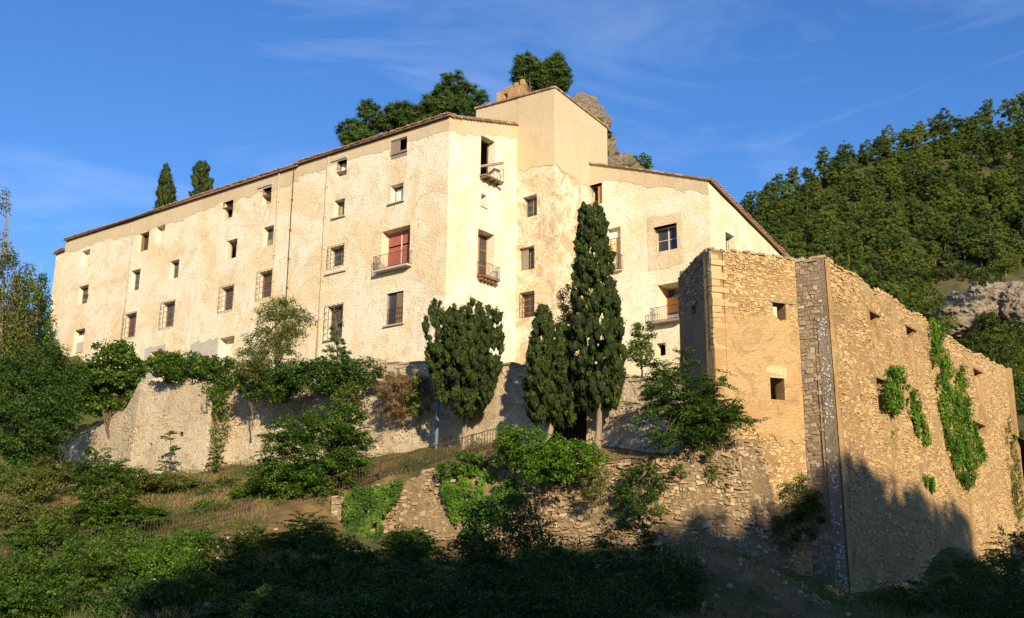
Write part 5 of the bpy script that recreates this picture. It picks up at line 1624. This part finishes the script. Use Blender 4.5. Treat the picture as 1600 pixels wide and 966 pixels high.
# ------------------------------------------------------------------ shrubs and trees on the slope
def shrub(label, ells, mat, seed, D=None, base=None, name='shrub', cat='shrub', **kw):
    if base is None:
        e = ells[0]; base = Vector((e[0], e[1], max(gz(e[0], e[1]), e[2] - e[5] * 1.3) - 0.1))
    kw.setdefault('stem', 0.06); kw.setdefault('trunk_name', 'stems'); kw.setdefault('crown_name', 'foliage')
    return plant(name, label, cat, base, ells, mat, seed, **kw)
BIG = dict(stem=0.16, trunk_name='trunk', crown_name='crown', name='broadleaf_tree', cat='tree')
shrub('large dark broadleaf tree filling the left edge under the poplar', [pe(20, 610, 72, 130, 120), pe(60, 575, 73, 110, 90), pe(40, 670, 70, 130, 110), pe(85, 640, 72, 90, 110)], 'leaf_dark', 601, nclump=460, rc=0.55, nleaf=56, L=0.17, W=0.11, base=on_ground(50, 72), **BIG)
shrub('fig like tree with big leaves against the far wall end', [pe(182, 572, 80.2, 96, 80), pe(160, 605, 80.4, 100, 80), pe(205, 595, 79.8, 40, 70), pe(130, 605, 81.5, 80, 70)], 'leaf', 602, nclump=340, rc=0.5, nleaf=54, L=0.22, W=0.17, base=on_ground(165, 80.4), **BIG)
shrub('dark low tree between the fig and the left edge', [pe(95, 600, 74, 70, 90), pe(80, 655, 73, 70, 70), pe(45, 700, 71, 90, 60)], 'leaf_dark', 603, nclump=280, rc=0.5, nleaf=60, L=0.16, W=0.1, base=on_ground(95, 72), **BIG)
shrub('light green locust tree in front of the long facade', [pe(440, 505, 70.5, 84, 80), pe(420, 555, 70, 100, 80), pe(470, 500, 70.5, 50, 60), pe(395, 570, 70, 60, 60), pe(440, 480, 70.5, 40, 40)], 'leaf_olive', 604, nclump=420, rc=0.40, nleaf=44, L=0.13, W=0.07, mode='ball', shell=0.3, base=at(430, 610, 70.2), **BIG)
# conifer sapling
r = np.random.default_rng(605)
ells = [pe(527 + (0 if k else 0), 485 + k * 11, 68.3, 8 + k * 6.5, 12) for k in range(11)]
plant('fir_sapling', 'young dark conifer with bare side tips before the facade', 'tree', at(530, 604, 68.3), ells, 'pine', 605, nclump=150, rc=0.24, nleaf=40, L=0.16, W=0.05, kind='needle', stem=0.06, nlimb=30, shell=0.3, squash=0.5, top=at(522, 476, 68.3))
shrub('bramble mass spilling over the bastion wall top', [pe(290, 575, 75.5, 110, 44), pe(340, 582, 74.5, 80, 50), pe(255, 570, 76.5, 60, 40), pe(335, 620, 73.5, 30, 50)], 'leaf', 606, nclump=300, rc=0.45, nleaf=50, L=0.17, W=0.11, base=at(300, 598, 75))
shrub('dark bushes on the terrace below the conifer sapling', [pe(500, 590, 67.6, 90, 56), pe(560, 585, 67.4, 80, 50), pe(450, 588, 69, 60, 40)], 'leaf_dark', 607, nclump=260, rc=0.42, nleaf=50, L=0.16, W=0.1, base=at(510, 615, 67.8))
shrub('vine curtain hanging down the wall left of the big shrub', [pe(395, 600, 71.5, 60, 50), pe(345, 655, 73.2, 22, 110), pe(440, 605, 70, 60, 50)], 'leaf', 608, nclump=150, rc=0.42, nleaf=46, L=0.16, W=0.1, base=at(395, 665, 71.5))
shrub('dry brown creeper hanging from the terrace wall', [pe(622, 615, 66.6, 66, 70), pe(640, 600, 66.2, 60, 40), pe(615, 645, 66.6, 40, 40)], 'dry', 609, nclump=110, rc=0.36, nleaf=60, L=0.32, W=0.03, base=at(622, 575, 66.8), up=-0.4)
shrub('thin green creeper mixed in the dry curtain', [pe(655, 620, 65.9, 40, 80), pe(600, 600, 67, 50, 40)], 'leaf_olive', 610, nclump=60, rc=0.34, nleaf=36, L=0.14, W=0.09, base=at(655, 580, 66.2))
shrub('large dense shrub with layered leafy sprays above the path', [pe(490, 708, 62.6, 170, 130), pe(525, 665, 63, 100, 80), pe(440, 755, 62, 110, 76), pe(545, 705, 62.6, 76, 110), pe(500, 752, 62, 140, 60)], 'leaf', 611, nclump=520, rc=0.46, nleaf=54, L=0.14, W=0.09, mode='spray', shell=0.45, fill=0.9, base=on_ground(480, 63), stem=0.12)
shrub('young yellowish shrub above the large layered shrub', [pe(545, 620, 65.5, 40, 50)], 'leaf_olive', 612, nclump=40, rc=0.3, nleaf=40, L=0.14, W=0.08, base=at(545, 650, 65.5))
shrub('upright bushy shrub on the grassy slope at left', [pe(165, 775, 58, 96, 110), pe(150, 730, 59, 60, 60), pe(185, 815, 57.5, 100, 60)], 'leaf', 613, nclump=340, rc=0.40, nleaf=56, L=0.13, W=0.07, mode='spray', shell=0.5, base=on_ground(165, 58))
plant('sapling', 'thin leafy sapling in front of the bastion wall', 'tree', on_ground(266, 73), [pe(264, 682, 72.6, 22, 26), pe(270, 706, 72.6, 34, 22), pe(262, 730, 72.6, 36, 26)], 'leaf', 614, 34, 0.26, 30, 0.15, 0.09, 'spray', stem=0.04, nlimb=10, top=at(264, 672, 72.6))
plant('sapling', 'small sapling at the right foot of the bastion wall', 'tree', on_ground(335, 72), [pe(336, 715, 71.6, 26, 50)], 'leaf', 615, 26, 0.26, 30, 0.15, 0.09, 'spray', stem=0.03, nlimb=8)
for k, (a, b, D, w, h, m, lab) in enumerate((
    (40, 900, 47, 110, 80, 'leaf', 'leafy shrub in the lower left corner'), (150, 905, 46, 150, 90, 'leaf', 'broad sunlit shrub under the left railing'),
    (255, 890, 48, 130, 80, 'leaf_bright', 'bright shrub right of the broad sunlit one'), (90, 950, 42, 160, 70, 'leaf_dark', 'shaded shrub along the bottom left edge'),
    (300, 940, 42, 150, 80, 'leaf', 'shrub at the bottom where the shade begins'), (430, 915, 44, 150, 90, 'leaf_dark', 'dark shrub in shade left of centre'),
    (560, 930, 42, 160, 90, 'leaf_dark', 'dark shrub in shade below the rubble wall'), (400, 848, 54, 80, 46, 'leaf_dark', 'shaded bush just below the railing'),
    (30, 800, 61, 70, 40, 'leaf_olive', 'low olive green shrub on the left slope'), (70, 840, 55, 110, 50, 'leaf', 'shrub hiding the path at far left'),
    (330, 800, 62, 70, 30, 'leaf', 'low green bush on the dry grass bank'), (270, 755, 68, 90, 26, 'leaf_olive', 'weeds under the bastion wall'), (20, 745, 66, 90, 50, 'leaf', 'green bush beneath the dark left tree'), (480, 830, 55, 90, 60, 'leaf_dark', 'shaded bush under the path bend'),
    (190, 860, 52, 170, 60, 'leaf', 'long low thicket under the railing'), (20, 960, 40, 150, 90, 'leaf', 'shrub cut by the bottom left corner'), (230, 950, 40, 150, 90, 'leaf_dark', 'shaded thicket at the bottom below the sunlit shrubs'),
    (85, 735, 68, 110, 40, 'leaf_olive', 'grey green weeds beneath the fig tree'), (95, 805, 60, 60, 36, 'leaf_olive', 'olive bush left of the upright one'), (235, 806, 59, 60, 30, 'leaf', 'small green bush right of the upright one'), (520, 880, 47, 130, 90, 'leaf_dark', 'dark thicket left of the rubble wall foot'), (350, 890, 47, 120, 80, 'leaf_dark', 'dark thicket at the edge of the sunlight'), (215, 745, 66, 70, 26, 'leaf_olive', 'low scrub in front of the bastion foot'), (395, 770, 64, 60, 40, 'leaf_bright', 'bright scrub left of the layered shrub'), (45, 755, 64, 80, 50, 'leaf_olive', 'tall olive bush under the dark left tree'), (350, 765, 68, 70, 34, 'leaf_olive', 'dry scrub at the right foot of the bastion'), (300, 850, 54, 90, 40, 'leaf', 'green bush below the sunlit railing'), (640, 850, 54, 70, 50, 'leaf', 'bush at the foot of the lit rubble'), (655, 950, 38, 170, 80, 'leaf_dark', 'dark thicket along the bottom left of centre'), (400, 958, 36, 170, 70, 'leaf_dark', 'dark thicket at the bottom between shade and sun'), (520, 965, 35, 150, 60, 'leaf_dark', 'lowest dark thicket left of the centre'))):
    shrub(lab, [pe(a, b, D, w, h), pe(a - w * .2, b + h * .2, D - .5, w * .7, h * .7), pe(a + w * .22, b + h * .1, D + .3, w * .6, h * .7)], m, 620 + k, nclump=int(80 + w * h / 70), rc=0.36, nleaf=50, L=0.12, W=0.07, mode='spray' if k % 2 else 'ball', shell=0.5)
# ivy bushes on the path wall
shrub('bright ivy bush heaped over the path wall by the cypresses', [pe(830, 700, 54.8, 100, 60), pe(890, 715, 54.4, 120, 56), pe(790, 700, 55.6, 50, 60), pe(860, 735, 53.8, 120, 40), pe(796, 675, 56, 18, 34)], 'leaf_bright', 650, nclump=260, rc=0.36, nleaf=56, L=0.13, W=0.1, base=on_ground(850, 55.8))
shrub('ivy bush beside the railing above the wall', [pe(735, 725, 57.8, 50, 34), pe(700, 735, 58.2, 40, 24)], 'leaf', 651, nclump=60, rc=0.3, nleaf=46, L=0.13, W=0.1, base=on_ground(735, 58.6))
shrub('round shaded shrub rooted in the wall right of the ivy', [pe(1000, 755, 52.9, 74, 66), pe(985, 790, 52.6, 50, 40)], 'leaf_dark', 652, nclump=90, rc=0.3, nleaf=60, L=0.12, W=0.06, base=at(1003, 775, 53.6))
shrub('brown shrub hanging below the ivy bush', [pe(930, 755, 53.4, 50, 70)], 'leaf_olive', 653, nclump=50, rc=0.3, nleaf=40, L=0.12, W=0.05, base=at(930, 740, 54.2))
shrub('dark shrub growing from the ruin wall near the buttress', [pe(1250, 775, 56.3, 60, 60), pe(1225, 830, 55.8, 44, 50), pe(1262, 810, 56.3, 50, 60)], 'leaf_dark', 654, nclump=100, rc=0.3, nleaf=50, L=0.13, W=0.06, base=at(1250, 800, 57.3))
for k, (a, b, w, h) in enumerate(((1112, 735, 18, 40), (1060, 735, 36, 16), (1108, 705, 10, 14), (1030, 800, 26, 20))):
    shrub(['tuft in the rubble above the drain hole', 'flat tuft on the wall top beside the tree', 'tiny tuft below the spreading tree', 'low tuft on the rubble wall face'][k], [pe(a, b, 53.0 + (0.6 if k == 0 else 0), w, h)], 'leaf_olive', 660 + k, nclump=16, rc=0.2, nleaf=30, L=0.11, W=0.05, base=at(a, b + h * .3, 53.9), stem=0.02, nlimb=4, group='tufts on the rubble wall')
# dark foreground
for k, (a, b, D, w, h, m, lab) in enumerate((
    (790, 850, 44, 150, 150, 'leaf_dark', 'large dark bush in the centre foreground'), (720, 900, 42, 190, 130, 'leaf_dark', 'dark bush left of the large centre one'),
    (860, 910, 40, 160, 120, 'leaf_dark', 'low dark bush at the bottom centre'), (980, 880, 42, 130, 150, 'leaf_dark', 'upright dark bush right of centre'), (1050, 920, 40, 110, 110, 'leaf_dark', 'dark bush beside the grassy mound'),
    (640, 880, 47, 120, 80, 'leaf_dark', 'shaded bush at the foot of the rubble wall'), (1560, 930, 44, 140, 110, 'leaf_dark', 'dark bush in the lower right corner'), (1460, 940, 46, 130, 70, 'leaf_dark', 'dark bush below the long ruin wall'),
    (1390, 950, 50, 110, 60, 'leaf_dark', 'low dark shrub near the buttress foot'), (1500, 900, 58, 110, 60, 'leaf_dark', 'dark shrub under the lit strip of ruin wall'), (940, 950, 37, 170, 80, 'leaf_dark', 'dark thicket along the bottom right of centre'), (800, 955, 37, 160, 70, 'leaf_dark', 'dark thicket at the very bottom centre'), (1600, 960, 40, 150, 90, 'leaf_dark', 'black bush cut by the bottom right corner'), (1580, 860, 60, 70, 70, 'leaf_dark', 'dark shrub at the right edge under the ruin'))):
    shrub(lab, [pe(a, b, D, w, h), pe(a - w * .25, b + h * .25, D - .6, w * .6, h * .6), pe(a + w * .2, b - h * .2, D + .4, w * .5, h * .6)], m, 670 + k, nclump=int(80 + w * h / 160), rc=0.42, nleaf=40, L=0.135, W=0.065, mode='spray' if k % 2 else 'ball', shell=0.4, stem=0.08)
# spreading tree right of the cypresses with long bare-ended boughs
ells = [pe(1065, 620, 53.2, 120, 90), pe(1030, 590, 53.6, 70, 70), pe(1105, 650, 52.8, 110, 66), pe(1010, 640, 53.4, 60, 56), pe(1075, 562, 53.6, 50, 40), pe(1140, 652, 52.6, 70, 34), pe(1178, 660, 52.4, 46, 10), pe(1195, 648, 52.3, 22, 8), pe(1120, 600, 53, 70, 22), pe(1140, 582, 53, 30, 10), pe(1050, 545, 53.6, 16, 26), pe(1150, 625, 52.6, 44, 12), pe(1060, 680, 52.8, 110, 40)]
plant('spreading_tree', 'wide spreading dark green tree leaning from the wall towards the ruin', 'tree', at(1090, 700, 53.9), ells, 'leaf_mid', 690, nclump=420, rc=0.40, nleaf=64, L=0.125, W=0.06, mode='spray', shell=0.35, stem=0.16, nlimb=60, top=at(1075, 610, 53.4), fill=0.3)
shrub('pale green young tree against the wing base', [pe(1003, 525, 60.5, 42, 46), pe(1000, 555, 60, 40, 40)], 'leaf', 691, nclump=60, rc=0.34, nleaf=46, L=0.14, W=0.08, base=at(1003, 590, 60.5), name='young_tree', cat='tree')
shrub('light green young tree between the cypresses', [pe(886, 470, 62.5, 26, 60), pe(884, 505, 62.5, 34, 50)], 'leaf_olive', 692, nclump=60, rc=0.34, nleaf=46, L=0.14, W=0.06, base=at(886, 575, 62.5), name='young_tree', cat='tree')
# poplars on the far left
def poplar(label, px, py0, py1, D, w, seed, mat='leaf_olive', n=260, spire=10, tr=0.09):
    r = np.random.default_rng(seed); ells = []
    for k in range(9):
        t = k / 8; ells.append(pe(px + r.normal(0, 3), py1 + (py0 - py1) * t, D, w * (1 - t) ** 0.6 + 5, (py1 - py0) / 5))
    if spire > 40: ells.append(pe(px, py0 - spire * .4, D, 5, spire * .9, None, ells[0][3] * ells[0][3] * ells[0][5] * .08)); ells = [e if len(e) > 6 else e + (e[3] * e[4] * e[5],) for e in ells]
    plant('poplar', label, 'tree', at(px, py1 + 90, D), ells, mat, seed, nclump=n, rc=0.5, nleaf=34, L=0.20, W=0.145, stem=tr, nlimb=46, shell=0.2, squash=1.3, top=at(px, py0 - spire, D), bark='bark_pale', group='poplars at the left edge')
poplar('tall thin topped poplar at the left picture edge', 8, 345, 620, 84, 80, 701, n=380, spire=70)
poplar('shorter poplar right of the tall one', 36, 395, 620, 86, 60, 702, n=300)
poplar('bushy poplar against the far end of the block', 64, 420, 620, 92, 60, 703, 'leaf_mid', n=420)
poplar('low bushy poplar behind the other poplars', 26, 430, 640, 94, 100, 704, 'leaf_mid', n=460)

# ------------------------------------------------------------------ ivy on the ruin
def ivy(label, fr, polys, seed, n, mat='leaf_bright', thick=0.3, L=0.17, name='ivy', gap=-0.12):
    r = np.random.default_rng(seed); P = []; 
    def inside(x, y, pg):
        c = False; j = len(pg) - 1
        for i in range(len(pg)):
            if (pg[i][1] > y) != (pg[j][1] > y) and x < (pg[j][0] - pg[i][0]) * (y - pg[i][1]) / (pg[j][1] - pg[i][1]) + pg[i][0]: c = not c
            j = i
        return c
    tot = 0
    nn = fr.n
    wts = []
    for pg in polys:
        ar = 0.5 * abs(sum(pg[i][0] * pg[i - 1][1] - pg[i - 1][0] * pg[i][1] for i in range(len(pg)))); wts.append(ar)
    for pg, wgt in zip(polys, wts):
        xs = [q[0] for q in pg]; ys = [q[1] for q in pg]; want = int(n * wgt / sum(wts)); k = 0; tr = 0
        while k < want and tr < want * 12:
            tr += 1
            x = r.uniform(min(xs) - 3, max(xs) + 3); y = r.uniform(min(ys) - 3, max(ys) + 3)
            if not inside(x + r.normal(0, 1.6), y + r.normal(0, 2.5), pg): continue
            a, b = fr.pix(x, y)
            if fbm(a * 1.4, b * 1.1, seed * .37, 3) < gap: continue
            bulge = 0.5 + 0.5 * fbm(a * 1.1, b * 1.1, 7.0, 3)
            q = fr.P(a, b, 0.06 + thick * r.random() * max(0.15, bulge + .3)); P.append(q); k += 1
    P = np.array([tuple(q) for q in P]); m = len(P)
    N = np.array([[nn.x, nn.y, 0.45]]) + unit(m, r) * 0.65
    T = np.array([[0, 0, -1.0]]) + unit(m, r) * 0.7
    s = r.uniform(.6, 1.3, m)
    t = np.clip([0.5 + 0.9 * fbm(p[0] * .8, p[1] * .8, p[2] * .8, 3) for p in P] + r.normal(0, .15, m), 0, 1)
    A = leaf_arrays(P, N, T, L * s, L * .85 * s, t)
    org = tuple(P[P[:, 2].argmin()])
    o = link(name, np_mesh(name, A[0], A[1], A[2], org), None, M[mat], org)
    return tag(o, label, 'ivy', 'ivy on the walls')
ivy('broad green ivy cascade down the middle of the long ruin wall', frRr, [[(1449, 500), (1466, 512), (1474, 560), (1484, 585), (1500, 570), (1506, 600), (1508, 640), (1514, 690), (1520, 735), (1503, 768), (1488, 745), (1474, 700), (1462, 640), (1456, 580), (1448, 540)]], 801, 9000, thick=0.5)
ivy('narrow ivy strand left of the broad cascade', frRr, [[(1410, 600), (1420, 612), (1432, 640), (1440, 670), (1444, 695), (1434, 694), (1424, 670), (1414, 640)]], 802, 1500)
ivy('ivy bush filling a window hole of the long ruin wall', frRr, [[(1381, 578), (1392, 573), (1400, 590), (1398, 640), (1390, 650), (1380, 645), (1374, 620)]], 803, 1700, thick=0.6)
ivy('small ivy strand right of the broad cascade', frRr, [[(1512, 660), (1520, 672), (1534, 712), (1530, 726), (1520, 700)]], 804, 700)
ivy('little ivy patches low on the long ruin wall', frRr, [[(1436, 744), (1448, 748), (1450, 770), (1440, 765)], [(1388, 676), (1394, 680), (1392, 690)]], 805, 350)
ivy('yellowing ivy on the far end of the ruin', frRr, [[(1566, 660), (1572, 650), (1584, 720), (1592, 790), (1584, 820), (1574, 780)]], 806, 1100, mat='leaf_olive')
frI = Fr(plan(770, 57.3, 760), plan(650, 59.0, 760), 6.5); frI.bA = frI.n * 0.06; frI.bB = frI.n * .06
ivy('ivy sheet hanging down the path wall under the railing', frI, [[(695, 742), (740, 732), (790, 740), (830, 770), (800, 800), (760, 838), (720, 835), (704, 800), (694, 770)]], 807, 6500, thick=0.35, L=0.14, gap=-0.3)
frI2 = Fr(plan(640, 58.9, 770), plan(520, 59.8, 770), 5.5); frI2.bA = frI2.n * 0.06; frI2.bB = frI2.n * .06
ivy('ivy mat on the left end of the path wall', frI2, [[(545, 768), (580, 766), (632, 748), (628, 775), (606, 800), (596, 850), (560, 850), (540, 810)]], 808, 5200, mat='leaf', thick=0.4, L=0.14, gap=-0.3)

# ------------------------------------------------------------------ railings
def railing(label, pts, step=1.9, h=0.95, name='railing'):
    P = [at(*p) for p in pts]
    for p in P: p.z = max(p.z, gz(p.x, p.y) - 0.05)
    L_ = [0]
    for a, b in zip(P, P[1:]): L_.append(L_[-1] + (b - a).length)
    def q(s):
        i = min(max(0, int(np.searchsorted(L_, s)) - 1), len(P) - 2); return P[i].lerp(P[i + 1], (s - L_[i]) / (L_[i + 1] - L_[i]))
    t = thing(name, label, 'railing', tuple(P[0]), 'iron railings along the path')
    n = max(2, round(L_[-1] / step)); U = Vector((0, 0, 1))
    for k in range(n + 1):
        p = q(L_[-1] * k / n); mb = MB(); mb.tube([p - U * .25, p + U * (h + .08)], 0.045, 6); mb.build('post', M['iron'], t)
    for hh in (0.12, h):
        mb = MB(); mb.tube([q(L_[-1] * k / (n * 2)) + U * hh for k in range(n * 2 + 1)], 0.028, 5); mb.build('rail', M['iron'], t)
    mb = MB(); m = int(L_[-1] / 0.16)
    for k in range(m):
        p = q(L_[-1] * (k + .5) / m); mb.tube([p + U * .12, p + U * h], 0.017, 4)
    o = mb.build('bars', M['iron'], t); o['kind'] = 'stuff'
railing('iron railing climbing past the blue pipe to the gate', [(497, 781, 60.9), (545, 763, 60.9), (578, 754, 60.8), (665, 727, 60.8), (765, 699, 60.2), (785, 694, 60)])
railing('iron railing along the sunlit lower path at left', [(0, 889, 53.3), (120, 862, 55.1), (240, 842, 57), (300, 828, 58), (390, 807, 59.3)])

# ------------------------------------------------------------------ grass and stones on the slope
r = np.random.default_rng(900)
def scatter(n, boxes):
    out = []
    per = np.array([b[4] for b in boxes], float); per = (per / per.sum() * n).astype(int)
    for (x0, x1, y0, y1, _), m in zip(boxes, per):
        # plan positions: pixel column and distance range
        px = r.uniform(x0, x1, m); D = r.uniform(y0, y1, m)
        rx = np.array([at(a, 800, 1.0).x for a in px])
        out.append(np.stack([rx * D, D], 1))
    return np.concatenate(out)
XY = scatter(60000, [(-40, 420, 57, 80, 9), (380, 800, 60, 69, .7), (-40, 560, 32, 58, 3), (560, 1330, 30, 53, 3), (1330, 1640, 32, 62, 1.5)])
wy = np.interp(XY[:, 0], lw_x, lw_y)
keep = ~((np.abs(XY[:, 1] - wy) < 0.7) & (XY[:, 0] > lw_x[0]))
XY = XY[keep]
Z = ground_z(XY[:, 0], XY[:, 1])
n = len(XY)
dens = np.array([fbm(x * .35, y * .35, 4.0, 4) for x, y in XY])
dryness = np.array([fbm(x * .13 + 9, y * .13, 8.0, 4) for x, y in XY])
k_ = dens + r.normal(0, .25, n) > -0.25
XY, Z, dens, dryness = XY[k_], Z[k_], dens[k_], dryness[k_]; n = len(XY)
Hh = r.uniform(0.14, 0.5, n) * (1 + 0.6 * dens)
P = np.stack([XY[:, 0], XY[:, 1], Z + Hh * 0.42], 1)
T = np.stack([r.normal(0, .35, n), r.normal(0, .35, n), np.ones(n)], 1)
N = np.stack([r.normal(0, 1, n), -np.abs(r.normal(0, 1, n)), r.normal(0, .3, n)], 1)
A = leaf_arrays(P, N, T, Hh, r.uniform(0.012, 0.03, n), np.clip(0.42 + np.where(XY[:, 1] > 58, 0.22, 0.0) + 1.1 * dryness + r.normal(0, .16, n), 0, 1), 0.25)
o = link('wild_grass', np_mesh('wild_grass', A[0], A[1], A[2]), None, M['grass'])
tag(o, 'dry and green wild grass covering the slope', 'grass', kind='stuff')
# low herbs
XY = scatter(45000, [(-40, 420, 56, 80, 5), (420, 760, 60, 66, 1), (-40, 560, 40, 58, 5), (560, 1330, 38, 52, 4), (1330, 1640, 40, 60, 2)])
wy = np.interp(XY[:, 0], lw_x, lw_y); XY = XY[~((np.abs(XY[:, 1] - wy) < 0.8) & (XY[:, 0] > lw_x[0]))]
cl = np.array([fbm(x * .5, y * .5, 14.0, 4) for x, y in XY]); XY = XY[cl > -0.08]; cl = cl[cl > -0.08] + 0.08
Z = ground_z(XY[:, 0], XY[:, 1]); n = len(XY)
P = np.stack([XY[:, 0], XY[:, 1], Z + r.random(n) * (0.15 + 1.5 * cl)], 1)
A = leaf_arrays(P, unit(n, r) + np.array([[0, 0, .7]]), unit(n, r), r.uniform(.07, .15, n), r.uniform(.04, .08, n), np.clip(r.normal(.5, .2, n), 0, 1))
o = link('ground_herbs', np_mesh('ground_herbs', A[0], A[1], A[2]), None, M['leaf'])
tag(o, 'low leafy weeds scattered over the slope', 'weeds', kind='stuff')
# loose stones
mb = MB(); rr = random.Random(91)
for k in range(260):
    px = rr.choice([rr.uniform(560, 1330), rr.uniform(240, 560), rr.uniform(1040, 1330)]); D = rr.uniform(40, 58)
    p = at(px, 800, D); s_ = rr.uniform(0.04, 0.15); mb.tint = rr.random()
    if abs(p.y - float(np.interp(p.x, lw_x, lw_y))) < 0.8: continue
    z = gz(p.x, p.y); j = lambda: rr.uniform(.6, 1.3) * s_
    c = Vector((p.x, p.y, z))
    mb.hexa([c + Vector((-j(), -j(), -.05)), c + Vector((j(), -j(), -.05)), c + Vector((j(), j(), -.05)), c + Vector((-j(), j(), -.05)), c + Vector((-j() * .6, -j() * .6, j() * .8)), c + Vector((j() * .6, -j() * .6, j() * .8)), c + Vector((j() * .6, j() * .6, j() * .8)), c + Vector((-j() * .6, j() * .6, j() * .8))])
o = mb.build('loose_stones', M['stone_pale']); tag(o, 'loose pale stones strewn over the shaded slope', 'stones', kind='stuff')
